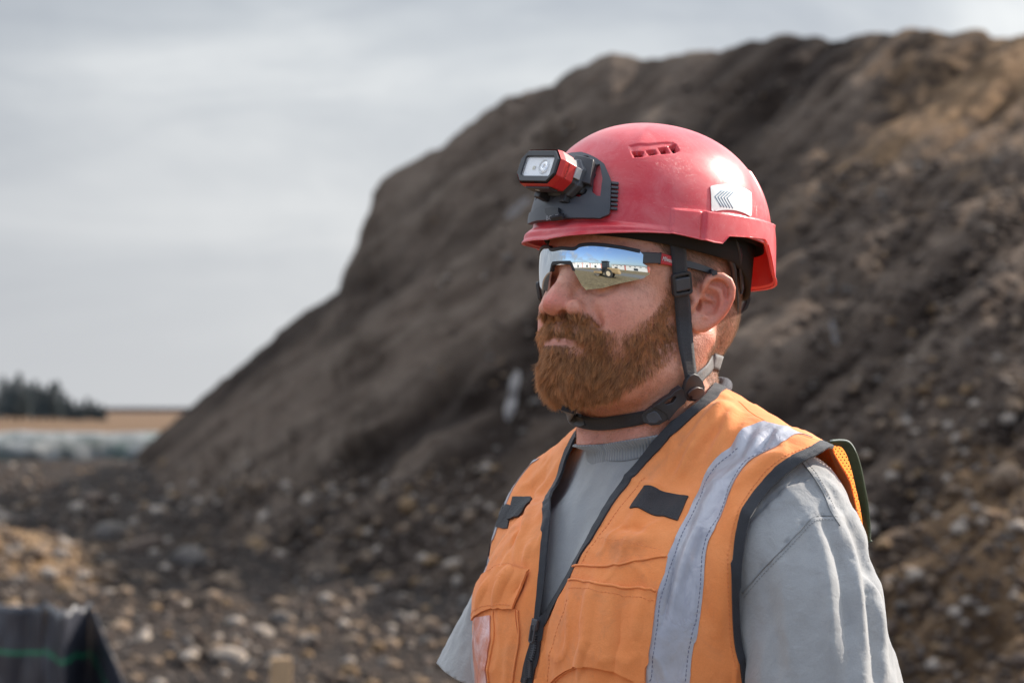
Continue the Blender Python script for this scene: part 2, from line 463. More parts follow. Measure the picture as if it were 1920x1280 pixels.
def radial_axis(lim, n0, step):
    a = np.arange(0, n0 * step, step); r = a[-1]; out = list(a)
    while r < lim: step *= 1.12; r += step; out.append(r)
    out = np.array(out); return np.r_[-out[:0:-1], out]
gxa = radial_axis(6000, 60, .35) - 1.0; gya = radial_axis(6000, 70, .30) + 18
GX, GY = np.meshgrid(gxa, gya, indexing='ij')
V = np.stack([GX, GY, ground_h(GX, GY)], -1).reshape(-1, 3); nx_, ny_ = GX.shape; ix = np.arange(nx_ * ny_).reshape(nx_, ny_)
Fg = np.stack([ix[:-1, :-1], ix[1:, :-1], ix[1:, 1:], ix[:-1, 1:]], -1).reshape(-1, 4)
ground = obj('ground', V, Fg, M_ground, kind='structure'); ground_surf = Surf(V, Fg)

# the stockpile: crest and foot lines with real distances
CREST = np.array([(150, 905, 46), (225, 873, 46), (262, 845, 46), (300, 806, 45), (345, 768, 44), (400, 722, 43), (440, 690, 42), (500, 640, 41), (560, 588, 40), (600, 566, 39), (636, 545, 38.5), (648, 508, 38.2), (664, 478, 38), (688, 430, 37.5), (703, 372, 37), (722, 340, 36.5), (760, 312, 36), (800, 290, 35.5), (830, 275, 35), (860, 246, 34.5), (900, 220, 34),
    (950, 182, 33), (985, 176, 32.5), (1035, 162, 32), (1060, 137, 31.5), (1100, 120, 31), (1150, 104, 30.5), (1200, 116, 30), (1240, 106, 29.6), (1300, 102, 29), (1350, 96, 28.5), (1400, 74, 28), (1450, 65, 27.5), (1500, 66, 27), (1560, 72, 26.5), (1600, 62, 26), (1700, 62, 25.2), (1800, 60, 24.6), (1920, 68, 24), (2200, 80, 22.5), (2600, 130, 21), (3000, 240, 20), (3400, 420, 19)], float)
FOOT = np.array([(150, 915, 43), (250, 925, 40), (345, 950, 32), (500, 1010, 25), (700, 1110, 20), (900, 1190, 17), (1200, 1290, 14), (1500, 1370, 12), (1920, 1440, 10.5), (2600, 1480, 10), (3400, 1480, 10)], float)
nu, nv = (320, 150) if DR else (620, 270)
U = np.linspace(150, 3300, nu); cy = np.interp(U, CREST[:, 0], CREST[:, 1]); cd = np.interp(U, CREST[:, 0], CREST[:, 2])
fy = np.interp(U, FOOT[:, 0], FOOT[:, 1]); fd = np.interp(U, FOOT[:, 0], FOOT[:, 2])
C3 = at(U, cy, cd); F3 = at(U, fy, fd); F3[:, 2] = np.minimum(F3[:, 2], ground_h(F3[:, 0], F3[:, 1])) - .25
vv = np.linspace(0, 1, nv)[None, :, None]
prof = vv ** 1.12
hillP = F3[:, None] + (C3 - F3)[:, None] * vv; hillP[..., 2] = (F3[:, None, 2:] + (C3 - F3)[:, None, 2:] * prof)[..., 0]
# back side falling away behind the crest
bv_ = np.linspace(.06, 1, 16)[None, :, None]; back = C3[:, None] + np.array([.6, 14, 0]) * bv_; back[..., 2] = C3[:, None, 2] * (1 - bv_[..., 0] ** 1.5) + (-.6) * bv_[..., 0] ** 1.5 + .0
hillP = np.concatenate([hillP, back], 1); nv2 = hillP.shape[1]
pxp = w2px(hillP); X_, Y_ = pxp[..., 0] / 100, pxp[..., 1] / 100
al = math.radians(40); along = X_ * math.cos(al) - Y_ * math.sin(al); across = X_ * math.sin(al) + Y_ * math.cos(al)
Sd = np.stack([along * .11 + 3, across * 1.0, 0 * along], -1).reshape(-1, 3)
streak = vnoise(Sd, 1.3, 31, 4, .6).reshape(nu, nv2); streak2 = vnoise(Sd * [1.6, 1, 1], 4.0, 33, 3, .6).reshape(nu, nv2)
W3 = hillP.reshape(-1, 3)
lump = vnoise(W3, .55, 41, 4, .55).reshape(nu, nv2); fine = vnoise(W3, 2.6, 42, 3, .6).reshape(nu, nv2)
tfac = np.concatenate([vv[0, :, 0], np.ones(16)])
edge = np.clip(tfac / .05, 0, 1)[None]
crestw = np.exp(-((tfac - 1) / .06) ** 2)[None]
disp = (streak * .42 + streak2 * .13 + lump * (.10 + .22 * sstep(1300, 1700, X_ * 100))) * (1 - crestw * .62) * edge + fine * .085 * (.55 + .45 * (1 - crestw))
nrm = np.cross(np.gradient(hillP, axis=0), np.gradient(hillP, axis=1)); nrm /= np.linalg.norm(nrm, axis=2, keepdims=True) + 1e-9
nrm *= np.sign((nrm * np.array([0, -1, .3])).sum(-1, keepdims=True)); nrm[:, nv:] = [0, 0, 1.]
hillP = hillP + nrm * disp[..., None]
ix = np.arange(nu * nv2).reshape(nu, nv2); Fh_ = np.stack([ix[:-1, :-1], ix[1:, :-1], ix[1:, 1:], ix[:-1, 1:]], -1).reshape(-1, 4)
def hill_fn(nt, b):
    v = geo(nt); s1 = attr(nt, 'streak'); s2 = attr(nt, 'streakb'); cl = attr(nt, 'clay')
    n1 = fbmc(nt, v, .9, 6, .62); n2 = fbmc(nt, v, 5, 6, .7); n3 = nt.noise(24, v, 5, .7); n4 = nt.noise(2.2, v, 6, .7)
    d = nt.mix(nt.ramp(nt.math('ADD', nt.math('MULTIPLY', n1, .30), nt.math('MULTIPLY', s1, .70)), [(.34, 0.), (.66, 1.)]), (.026, .017, .0125), (.132, .095, .071))
    d = nt.mix(nt.ramp(n2, [(.5, 0.), (.72, .5)]), d, (.088, .062, .047))
    d = nt.mix(nt.math('MULTIPLY', nt.ramp(s2, [(.45, 0.), (.75, 1.)]), nt.math('MULTIPLY', nt.ramp(s1, [(.45, 0.), (.7, 1.)]), .8)), d, (.150, .112, .085))
    c2 = nt.mix(nt.ramp(n2, [(.35, 0.), (.65, 1.)]), (.105, .062, .034), (.265, .165, .092))
    kk = nt.ramp(nt.math('ADD', cl, nt.math('MULTIPLY_ADD', nt.math('ADD', nt.math('MULTIPLY', n4, .5), nt.math('MULTIPLY', n2, .5)), 3.2, -1.6)), [(.30, 0.), (.95, 1.)])
    c = nt.mix(kk, d, c2)
    h = nt.bump(n2, .9, .09); h = nt.bump(n3, .8, .03, h)
    return {'Base Color': c, 'Normal': h}
M_hill = mat('dirt_stockpile', (.05, .04, .03), .96, spec=.12, fn=hill_fn)
hill = obj('dirt_hill', hillP.reshape(-1, 3), Fh_, M_hill, kind='structure')
hill_surf = Surf(hillP.reshape(-1, 3), Fh_)
XX, YY = X_ * 100, Y_ * 100
clay = np.clip(sstep(1430, 1640, XX) * sstep(260, 150, YY + (1700 - XX) * .1), 0, 1) * .20 + sstep(1600, 1760, XX + (YY - 1000) * .35) * sstep(740, 900, YY) * .95 + .30 * sstep(1560, 1700, XX) * sstep(520, 400, YY)
clay += .55 * np.exp(-((YY - (1700 - XX) * .62 - 250) / 60) ** 2) * sstep(1400, 1500, XX)
vattr(hill, 'streak', streak.ravel() / streak.std() * .2 + .5); vattr(hill, 'streakb', streak2.ravel() / streak2.std() * .2 + .5); vattr(hill, 'clay', np.clip(clay, 0, 1).ravel())

# ------------------------------------------------------------------ stones
def ico(sub=1):
    import bmesh
    bm = bmesh.new(); bmesh.ops.create_icosphere(bm, subdivisions=sub, radius=1); V = np.array([v.co for v in bm.verts]); F = [tuple(v.index for v in f.verts) for f in bm.faces]; bm.free(); return V, F
IV, IF = ico(2); IV1, IF1 = ico(1)
def stone_shape(seed, V):
    r = np.random.default_rng(seed); P = V.copy()
    for _ in range(7):                                             # flat broken faces
        n = r.normal(size=3); n /= np.linalg.norm(n); d = P @ n; m = d > r.uniform(.55, .85); P[m] -= np.outer(d[m] - r.uniform(.55, .8), n) * .85
    return P * (1 + vnoise(P, 1.7, seed, 2)[:, None] * .22) * r.uniform(.65, 1.1, 3)
def stone_mat(name, c0, c1):
    return mat(name, c0, .9, spec=.2, fn=lambda nt, b: {'Base Color': nt.mix(nt.ramp(nt.noise(9, objc(nt), 6, .7), [(.35, 0.), (.65, 1.)]), c0, c1), 'Normal': nt.bump(nt.noise(14, objc(nt), 6, .7), .5, .02)})
SM = [('tan', stone_mat('tan_stone', (.15, .100, .066), (.27, .195, .135))), ('pale grey', stone_mat('pale_stone', (.27, .215, .170), (.40, .335, .275))), ('brown', stone_mat('brown_stone', (.095, .065, .050), (.17, .125, .095))), ('dark grey', stone_mat('grey_stone', (.105, .088, .075), (.20, .172, .150))), ('ochre', stone_mat('ochre_stone', (.17, .105, .055), (.28, .185, .105)))]
stone_me = []
for k in range(8):
    for mi, (cn, mm) in enumerate(SM):
        me = bpy.data.meshes.new('rock'); me.from_pydata([tuple(v) for v in stone_shape(100 + k, IV)], [], IF); me.materials.append(mm); me.polygons.foreach_set('use_smooth', [True] * len(me.polygons)); me.set_sharp_from_angle(angle=rad(28)); stone_me.append((me, cn))
def drop(px, py):
    """where a pixel's ray meets the hill or the ground"""
    d = Vector(px2dir(px, py)).normalized(); o = Vector((0, 0, CAMZ)); a = hill_surf.b.ray_cast(o, d); g = ground_surf.b.ray_cast(o, d)
    c = [q for q in (a, g) if q[0] is not None]
    if not c: return None
    q = min(c, key=lambda q: q[3]); return np.array(q[0]), np.array(q[1]), q[3], q is a
def add_rock(px, py, size_px, ci, label=None, flat=.75, group='stones scattered over the dug earth'):
    r = drop(px, py)
    if r is None: return
    p, n, dist, onhill = r; s = size_px / 4533 * dist / 2
    me, cn = stone_me[random.randrange(8) * 5 + ci]; o = bpy.data.objects.new('rock', me); COL.objects.link(o)
    o.scale = (s * random.uniform(.9, 1.25), s * random.uniform(.8, 1.1), s * flat * random.uniform(.8, 1.1)); o.rotation_euler = (random.uniform(-.4, .4), random.uniform(-.4, .4), random.uniform(0, 6.28))
    o.location = Vector(p) + Vector(n) * s * .25
    if label: tag(o, label, 'rock', None)
    else:
        w_ = 'on the slope of the dirt pile' if onhill else 'in the rubble left of the dirt pile'
        tag(o, f"small {cn} stone half buried {w_}", 'rock', f"{cn} stones {'on the slope' if onhill else 'in the rubble'}")
    return o
NAMED = [(433, 1240, 60, 1, 'long pale cream stone lowest in the rubble, left of the wooden stake'), (492, 1190, 42, 1, 'upright cream stone above the wooden stake'), (350, 1055, 52, 3, 'grey stone in the middle of the rubble, largest of the pale cluster there'), (275, 1035, 62, 2, 'reddish brown flat stone in the middle of the rubble'),
    (488, 1025, 46, 4, 'ochre brown boulder right of the grey stones in the rubble'), (210, 1010, 60, 3, 'broad mauve grey stone beside the clay heap at left'), (420, 1095, 44, 0, 'tan stone below the ochre boulder'), (298, 960, 30, 1, 'pale bluish white stone alone on the dark soil'), (175, 938, 34, 2, 'rounded brown stone on the dark soil near the left edge'),
    (530, 1165, 38, 3, 'grey rounded stone up right of the cream stone'), (222, 1183, 30, 0, 'pale tan stone just right of the black silt fence'), (65, 1043, 46, 0, 'largest sunlit tan stone on the clay heap at left'), (118, 1112, 36, 4, 'orange stone right above the silt fence top'), (20, 1048, 26, 0, 'small tan stone at the very left of the clay heap'),
    (1885, 900, 66, 0, 'long tan boulder near the right edge, largest stone on the slope'), (1718, 1080, 46, 1, 'flat pale stone low on the slope beside the worker sleeve'), (1690, 1140, 40, 3, 'grey flat stone just below the flat pale one beside the sleeve'), (1717, 1130, 34, 0, 'tan stone touching the grey flat stone beside the sleeve'),
    (1845, 1147, 28, 1, 'small bright cream stone low at the right'), (1794, 823, 26, 1, 'small upright cream stone above the boulder at the right edge'), (1802, 995, 34, 1, 'round whitish stone in the middle of the lower right slope'), (1900, 765, 36, 0, 'tan stone at the right edge above the long boulder'), (1912, 1240, 46, 2, 'brown stone jutting in at the lower right corner'), (1720, 973, 24, 1, 'small white stone left of the round whitish one'), (1830, 955, 22, 1, 'small white stone right above the round whitish one')]
for px, py, s, ci, lb in NAMED: add_rock(px, py, s * (1.3 if px < 900 else 1.1), ci, lb)
cnt = 0
for k in range(700):
    if cnt > 255: break
    z = random.random()
    if z < .06: px, py = random.uniform(0, 190), random.uniform(985, 1115)
    elif z < .55: px, py = random.uniform(0, 900), random.uniform(870, 1280) ** 1.0
    elif z < .92: px, py = random.uniform(1640, 1920), random.uniform(560, 1280)
    else: px, py = random.uniform(1350, 1920), random.uniform(100, 500)
    s = random.choice([13, 16, 19, 23, 28, 34, 42]) * (.45 + .55 * min(1, max(0, (py - 800) / 350)) if px < 900 else .72)
    if z > .92: s = random.uniform(7, 12)
    if add_rock(px, py, s, random.choice([0, 0, 2, 2, 2, 3, 3, 1] if px < 900 else [0, 0, 2, 2, 4, 4, 1])): cnt += 1
# everything smaller: one mass of gravel
gm = [stone_mat('gravel_brown', (.06, .043, .034), (.14, .105, .082))] + [SM[0][1], SM[3][1]]
for gi, (nst, mm) in enumerate(((2600 if DR else 6500, gm[0]), (500, gm[1]), (600, gm[2]), (230, SM[1][1]), (260, SM[0][1]), (110, SM[4][1]))):
    VV = []; FF = []; r = np.random.default_rng(50 + gi); k = 0; base = [stone_shape(300 + q, IV1) for q in range(5)]; IFa = np.array(IF1)
    while k < nst:
        if r.random() < .5: px, py = r.uniform(-60, 950), r.uniform(865, 1330)
        elif r.random() < .75: px, py = r.uniform(1500, 2000), r.uniform(300, 1330)
        else: px, py = r.uniform(600, 1600), r.uniform(150, 1300)
        q = drop(px, py)
        if gi > 2 and not (px < 950 or (px > 1600 and py > 700)): continue
        if q is None: k += 1; continue
        p, n, dist, _ = q; s = r.choice([4, 6, 8, 11, 14] if gi < 3 else [9, 13, 18, 24]) * r.uniform(.6, 1.2) / 4533 * dist * (.5 if py < 900 and px < 900 else 1)
        a = r.uniform(0, 6.28); R = np.array([[math.cos(a), -math.sin(a), 0], [math.sin(a), math.cos(a), 0], [0, 0, 1]])
        VV.append((base[k % 5] * [1, .8, .7]) @ R.T * s + p + n * s * .2); FF.append(IFa + k * len(IV1) if False else IFa + sum([0]) + len(VV[0]) * (len(VV) - 1)); k += 1
    obj('gravel', np.vstack(VV), np.vstack(FF), mm, kind='stuff', smooth=True, label='loose gravel and crumbs of soil lying over slope and ground')

# ------------------------------------------------------------------ distance: berm under plastic, field, trees
def crumple(nx, ny, f): 
    u, v = np.meshgrid(np.linspace(0, 1, nx), np.linspace(0, 1, ny), indexing='ij'); P = f(u, v); ix = np.arange(nx * ny).reshape(nx, ny)
    return P.reshape(-1, 3), np.stack([ix[:-1, :-1], ix[1:, :-1], ix[1:, 1:], ix[:-1, 1:]], -1).reshape(-1, 4)
def plast_fn(nt, b):
    v = geo(nt); n = nt.noise(.9, nt.mapping(v, scale=(1, 1, .3)), 5, .6); n2 = nt.noise(.35, v, 3)
    c = nt.mix(nt.ramp(nt.noise(1.6, nt.mapping(v, scale=(1, 1, .25)), 4, .6), [(.45, 0.), (.60, 1.)]), (.035, .04, .03), (.17, .165, .15)); c = nt.mix(nt.ramp(n2, [(.46, 0.), (.54, .75)]), c, (.06, .10, .075)); return {'Base Color': c, 'Normal': nt.bump(n, 1., .3)}
M_plast = mat('plastic_sheeting', (.5, .5, .5), .35, fn=plast_fn)
def berm(u, v):
    x = -17.5 + u * 12.5; y = 74 - .5 * np.sin(u * 9); a = v * math.pi
    P = np.stack([x, y - 1.6 * np.cos(a), .12 + .80 * np.sin(a) ** .8 + 0 * x], -1); n = vnoise(P.reshape(-1, 3) * [1, 1, .6], 1.1, 8, 4).reshape(x.shape); P[..., 2] += n * .12; P[..., 1] += n * .3; return P
V, F = crumple(110, 26, berm); tag(obj('plastic_covered_berm', V, F, M_plast), 'long low berm wrapped in crumpled white and green plastic sheeting before the dry field', 'berm')
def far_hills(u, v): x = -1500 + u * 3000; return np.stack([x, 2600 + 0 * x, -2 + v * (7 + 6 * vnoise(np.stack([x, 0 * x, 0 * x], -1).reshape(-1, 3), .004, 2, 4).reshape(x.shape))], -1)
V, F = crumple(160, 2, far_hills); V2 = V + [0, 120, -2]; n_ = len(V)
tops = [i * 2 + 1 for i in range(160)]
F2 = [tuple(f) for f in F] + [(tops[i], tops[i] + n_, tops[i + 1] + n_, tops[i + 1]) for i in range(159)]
obj('far_hills', np.vstack([V, V2]), F2, mat('hazed_far_woods', (.12, .115, .135), 1.), kind='structure')  # pale purplish distance haze is mixed into the woods colour
M_needle = mat('conifer_foliage', (.03, .045, .04), .9, fn=lambda nt, b: {'Base Color': nt.mix(nt.noise(.6, geo(nt), 4), (.022, .030, .032), (.050, .062, .060))})
M_bark = mat('conifer_bark', (.06, .045, .035), .95)
def conifer(x, y, h, seed, label):
    r = np.random.default_rng(seed); t = thing('conifer_tree', label, 'tree', (x, y, 0), 'dark conifers at the edge of the dry field')
    V, F = tube([(x, y, -.2), (x, y, h * .5), (x, y, h)], [h * .022, h * .014, .02], 7); obj('trunk', V, F, M_bark, t)
    VV = []; FF = []
    for k in range(700):
        z = h * (.10 + .90 * r.random() ** .9); rr = h * .25 * (1 - z / h) ** .75 * r.uniform(.25, 1.12) + .05; a = r.uniform(0, 6.28)
        c = np.array([x + rr * math.cos(a), y + rr * math.sin(a), z]); L = h * .070 * (1.25 - z / h) + .12; d = np.array([math.cos(a), math.sin(a), -.25]); s = np.array([-math.sin(a), math.cos(a), 0])
        o = len(VV) * 5; VV.append(np.array([c - d * L * .4, c + s * L * .38 + [0, 0, -.03], c + d * L, c - s * L * .38, c + [0, 0, L * .28]])); FF += [(o, o + 1, o + 4), (o + 1, o + 2, o + 4), (o + 2, o + 3, o + 4), (o + 3, o, o + 4), (o, o + 3, o + 2, o + 1)]
    obj('crown', np.vstack(VV), FF, M_needle, t, smooth=False)
ORD = 'first second third fourth fifth sixth seventh eighth ninth tenth eleventh twelfth thirteenth fourteenth fifteenth sixteenth'.split()
TR = [(-22, 716, 'leftmost'), (6, 704, 0), (22, 712, 0), (36, 698, 0), (52, 716, 0), (66, 712, 0), (80, 722, 0), (96, 716, 0), (107, 713, 0), (120, 734, 0), (133, 746, 0), (148, 752, 0), (164, 744, 0), (178, 752, 0), (192, 760, 0), (-45, 700, 0)]
for i, (px, py, w_) in enumerate(TR):
    Dd = 330 + (i * 37 % 50); p = at(float(px), float(py), float(Dd)); conifer(p[0], p[1], max(p[2], 2.5), 60 + i, f'dark conifer in the far tree line, {ORD[sorted(q[0] for q in TR).index(px)]} from the left edge')
for i in range(0):
    px = 196 + i * 11; Dd = 900.; p = at(float(px), 762. - (i * 7 % 5), Dd); conifer(p[0], p[1], p[2], 90 + i, 'tiny hazy conifer on the horizon right of the tree line')

# ------------------------------------------------------------------ silt fence, stake, plastic scraps
def silt_fn(nt, b):
    z = attr(nt, 'hh'); v = objc(nt); g = nt.ramp(z, [(.0, 0.), (.700, 0.), (.708, 1.), (.722, 1.), (.730, 0.)]); g2 = nt.ramp(z, [(.0, 0.), (.40, 0.), (.41, .35), (.44, .35), (.45, 0.)])
    c = nt.mix(nt.noise(5, v, 4), (.012, .013, .018), (.060, .062, .078)); c = nt.mix(nt.math('MAXIMUM', g, g2), c, (.010, .20, .095))
    return {'Base Color': c, 'Normal': nt.bump(nt.noise(400, v, 2), .3, .002)}
M_silt = mat('silt_fabric', (.02, .02, .025), .36, fn=silt_fn)
M_wood = mat('raw_wood', (.42, .27, .15), .8, fn=lambda nt, b: {'Base Color': nt.mix(nt.noise(14, nt.mapping(objc(nt), scale=(6, 6, .6)), 5), (.36, .22, .11), (.55, .38, .22))})
def ground_z(x, y):
    return float(ground_h(x, y))
silt = thing('silt_fence', 'black geotextile silt fence with green stripes sagging between stakes at lower left', 'silt fence', (-2.5, 10.8, 0))
def fabric(pts, tops, sag=.02, seed=0):
    pts = np.array(pts, float)
    def f(u, v):
        L = np.linspace(0, 1, len(pts)); x = np.interp(u, L, pts[:, 0]); y = np.interp(u, L, pts[:, 1]); zt = np.interp(u, L, tops)
        P = np.stack([x, y, v * zt - .03], -1); n = vnoise(P.reshape(-1, 3) * [1, 1, .35], 7, 50 + seed, 3).reshape(u.shape); n2_ = vnoise(P.reshape(-1, 3) * [1, 1, .2], 16, 70 + seed, 2).reshape(u.shape); P[..., 1] += (n * .09 + n2_ * .03) * (1 - .5 * v); P[..., 2] -= sag * np.sin(u * math.pi * 2) ** 2 * v
        return P
    V, F = crumple(60, 24, f); o = obj('fabric_panel', V, F, M_silt, silt); vattr(o, 'hh', np.tile(np.linspace(0, 1, 24), 60)); s = o.modifiers.new('thickness', 'SOLIDIFY'); s.thickness = .004; return o
A = lambda px, py, D: at(float(px), float(py), float(D))
p1, p2, p3, p4 = A(-120, 1117, 11.2), A(84, 1121, 10.9), A(132, 1119, 10.6), A(168, 1116, 10.7)
fabric([(p1[0], p1[1]), (p2[0], p2[1])], [p1[2], p2[2]], .01, 1)
fabric([(p2[0], p2[1]), (p3[0] + .02, p3[1] - .25)], [p2[2] + .02, p3[2] - .01], .02, 2)
fabric([(p3[0] - .02, p3[1] - .1), (p4[0], p4[1])], [p3[2] - .01, p4[2]], .02, 3)
p5 = A(245, 1300, 10.2)
fabric([(p4[0], p4[1]), (p5[0], p5[1])], [p4[2], max(p5[2], .15)], .0, 4)
for p in (p2, p4):
    V, F = box((p[0], p[1] + .03, p[2] / 2 - .07), (.035, .03, p[2] + .02)); bevel(obj('stake', V, F, M_wood, silt, smooth=False), .003)
ps = A(527, 1236, 12.2); z0 = ground_z(ps[0], ps[1]); V, F = box((ps[0], ps[1], (ps[2] + z0) / 2 - .05), (.105, .05, ps[2] - z0 + .12), rotz(.25)); bevel(tag(obj('wooden_stake', V, F, M_wood, smooth=False), 'short squared wooden stake standing in the rubble at the bottom edge', 'stake'), .006)
M_scrap = mat('white_plastic_scrap', (.62, .58, .54), .45, fn=lambda nt, b: {'Base Color': nt.mix(nt.noise(8, objc(nt), 3), (.20, .165, .14), (.42, .37, .33))})
def scrap(px, py, w, h, rot, label, seed):
    q = drop(px, py); p, n, dist, _ = q; s = dist / 4533; c = p + n * .10; R = rotz(0); cr, sr = math.cos(rot), math.sin(rot)
    def f(u, v):
        a = (u - .5) * w * s * (1 - 1.55 * np.abs(v - .5)) * (.85 + .3 * np.sin(v * 9)); b = (v - .5) * h * s; x = a * cr - b * sr; z = a * sr + b * cr
        P = np.stack([c[0] + x, c[1] + 0 * x, c[2] + z], -1); k = vnoise(P.reshape(-1, 3), 5, seed, 3).reshape(u.shape); P[..., 1] += k * .09 - .02 + (b * .3 if h > 60 else 0); P[..., 0] += k * .03; return P
    V, F = crumple(14, 18, f); o = tag(obj('plastic_scrap', V, F, M_scrap), label, 'plastic scrap'); m_ = o.modifiers.new('thickness', 'SOLIDIFY'); m_.thickness = .006
scrap(973, 755, 30, 96, -.18, 'pale torn plastic strip hanging on the slope left of the worker beard', 1)
scrap(982, 402, 26, 56, -.85, 'white plastic scrap caught on the slope just left of the headlamp', 2)
scrap(1572, 643, 18, 44, .25, 'pinkish pale scrap on the slope right of the hard hat', 3)

# ------------------------------------------------------------------ what the mirrored lenses see: roller and long white buildings
M_bw = mat('white_cladding', (.68, .67, .64), .7); M_br = mat('red_cladding', (.45, .10, .07), .7); M_bg = mat('dark_glass', (.04, .05, .06), .2)
def building(cx, cy, w, h, d, ang, label):
    t = thing('warehouse', label, 'building', (cx, cy, 0), 'long white buildings behind the photographer'); R = rotz(ang)
    def bx(c, s, nm, m): V, F = box(c, s); obj(nm, V @ R.T + [cx, cy, 0], F, m, t, smooth=False)
    bx((0, 0, h / 2), (w, d, h), 'wall', M_bw); bx((0, 0, h + .15), (w + .6, d + .6, .3), 'roof', M_bg)
    for k in range(int(w // 11)): bx((-w / 2 + 6 + k * 11, d / 2 + .06, h * .5), (1.4, .14, h), 'pier', M_br) if k % 2 else bx((-w / 2 + 6 + k * 11, d / 2 + .06, h * .3), (4, .1, h * .45), 'door', M_bg)
    for k in range(int(w // 5)): bx((-w / 2 + 2.5 + k * 5, d / 2 + .05, h * .78), (1.8, .1, h * .12), 'window', M_bg)
def polar(th, D): return (.14 - math.sin(rad(th)) * D, 2.39 - math.cos(rad(th)) * D)
for th, D, w, h, lb in ((84, 95, 60, 7, 'leftmost white warehouse mirrored in the glasses'), (60, 100, 55, 7.5, 'white warehouse with red piers mirrored left of the roller'), (38, 105, 48, 7, 'white warehouse mirrored just above the roller'), (4, 100, 50, 6, 'white warehouse mirrored at the outer end of the lens'), (-22, 90, 30, 4, 'small white warehouse at the far side of the lot behind the photographer')):
    x, y = polar(th, D); building(x, y, w, h, 16, math.atan2(-(.14 - x), (2.39 - y)) if False else -rad(th), lb)
rl = thing('road_roller', 'tan soil roller with black cab and big lugged tyre mirrored in the sunglasses', 'road roller', (*polar(23, 12.5), 0))
rx_, ry_ = polar(23, 12.5); RR = rotz(-rad(23) + .35)
def rp(V): return np.asarray(V, float) @ RR.T + [rx_, ry_, 0]
M_cat = mat('machine_tan_paint', (.34, .235, .12), .6); M_tyre = mat('tyre_rubber', (.035, .033, .03), .85); M_rimc = mat('cream_rim', (.60, .50, .36), .6); M_cab = mat('cab_black', (.02, .02, .022), .35)
def cyl(c, r, w, n=28, ax=1):
    a = np.arange(n) * 2 * math.pi / n; V = []
    for s in (-.5, .5):
        for t in a:
            p = [r * math.cos(t), s * w, r * math.sin(t)] if ax == 1 else [s * w, r * math.cos(t), r * math.sin(t)]
            V.append(np.array(p) + c)
    F = [(k, (k + 1) % n, n + (k + 1) % n, n + k) for k in range(n)] + [tuple(range(n))[::-1], tuple(range(n, 2 * n))]; return np.array(V), F
for s in (-1, 1):
    V, F = cyl((.35, s * .80, .72), .72, .5); wh = bevel(obj('wheel', rp(V), F, M_tyre, rl, smooth=False), .04)
    V, F = cyl((.35, s * 1.01, .72), .40, .14); obj('rim', rp(V), F, M_rimc, wh, smooth=False)
    L = [box(((.35 + .72 * math.cos(t)), s * .80, .72 + .72 * math.sin(t)), (.10, .5, .07), roty(-t + math.pi / 2)) for t in np.arange(18) * math.pi / 9]; V, F = join(*L); obj('tread', rp(V), F, M_tyre, wh, smooth=False)
V, F = cyl((-2.3, 0, .72), .72, 2.0, 40); obj('drum', rp(V), F, mat('worn_steel', (.35, .33, .30), .4, metal=.7), rl, smooth=False)
V, F = join(box((-2.3, 1.12, .75), (1.7, .12, .3)), box((-2.3, -1.12, .75), (1.7, .12, .3)), box((-1.35, 0, .8), (.25, 2.3, .4))); obj('drum_frame', rp(V), F, M_cat, rl, smooth=False)
V, F = join(box((1.1, 0, 1.25), (2.0, 1.5, .8)), box((1.8, 0, .95), (.9, 1.45, .5))); bevel(obj('engine_hood', rp(V), F, M_cat, rl, smooth=False), .12)
V, F = box((-.45, 0, 1.95), (1.25, 1.4, 1.5)); cb = bevel(obj('cab', rp(V), F, M_cab, rl, smooth=False), .06)
V, F = box((-.45, 0, 2.76), (1.5, 1.6, .12)); bevel(obj('cab_roof', rp(V), F, M_cab, rl, smooth=False), .04)
for s in (-1, 1): V, F = box((-.45, s * .71, 2.15), (1.0, .02, .9)); obj('cab_window', rp(V), F, M_bg, cb, smooth=False)
V, F = box((-.60, 0, 1.05), (1.5, 1.2, .35)); obj('chassis', rp(V), F, M_cab, rl, smooth=False)
def drygrass(u, v):
    x = -6.0 + u * 12; y = -7.5 + v * 7.0; z = .30 * np.sin(v * math.pi) * np.sin(u * math.pi) ** .5; P = np.stack([x, y, z], -1); P[..., 2] += vnoise(P.reshape(-1, 3), 3, 77, 4).reshape(u.shape) * .12 - .03; return P
# ------------------------------------------------------------------ the man: frames
HEAD_T = np.array([.1265, 2.386, CAMZ + .1010])
HEAD_R = rotz(rad(-48)) @ rotx(rad(-7)) @ roty(rad(1))
HS = 1.03
# head frame: x = his left, f = forward (-y), z = up; origin midway between the ear canals
def h2w(p):
    p = np.asarray(p, float) * HS; q = np.stack([p[..., 0], -p[..., 1], p[..., 2]], -1); return q @ HEAD_R.T + HEAD_T
def w2h(w):
    q = (np.asarray(w, float) - HEAD_T) @ HEAD_R; return np.stack([q[..., 0], -q[..., 1], q[..., 2]], -1) / HS
TORSO_Y = rad(-51)
TOR_T = np.array([.1420, 2.392, 0.])
TOR_R = rotz(TORSO_Y)
ROLL = roty(rad(-4.5)); PIV = np.array([0, 0, 1.50])   # his left shoulder stands a little higher
def t2w(p): p = np.asarray(p, float); q = np.stack([p[..., 0], -p[..., 1], p[..., 2]], -1) - PIV; return (q @ ROLL.T + PIV) @ TOR_R.T + TOR_T
def w2t(w): q = (np.asarray(w, float) - TOR_T) @ TOR_R; q = (q - PIV) @ ROLL + PIV; return np.stack([q[..., 0], -q[..., 1], q[..., 2]], -1)

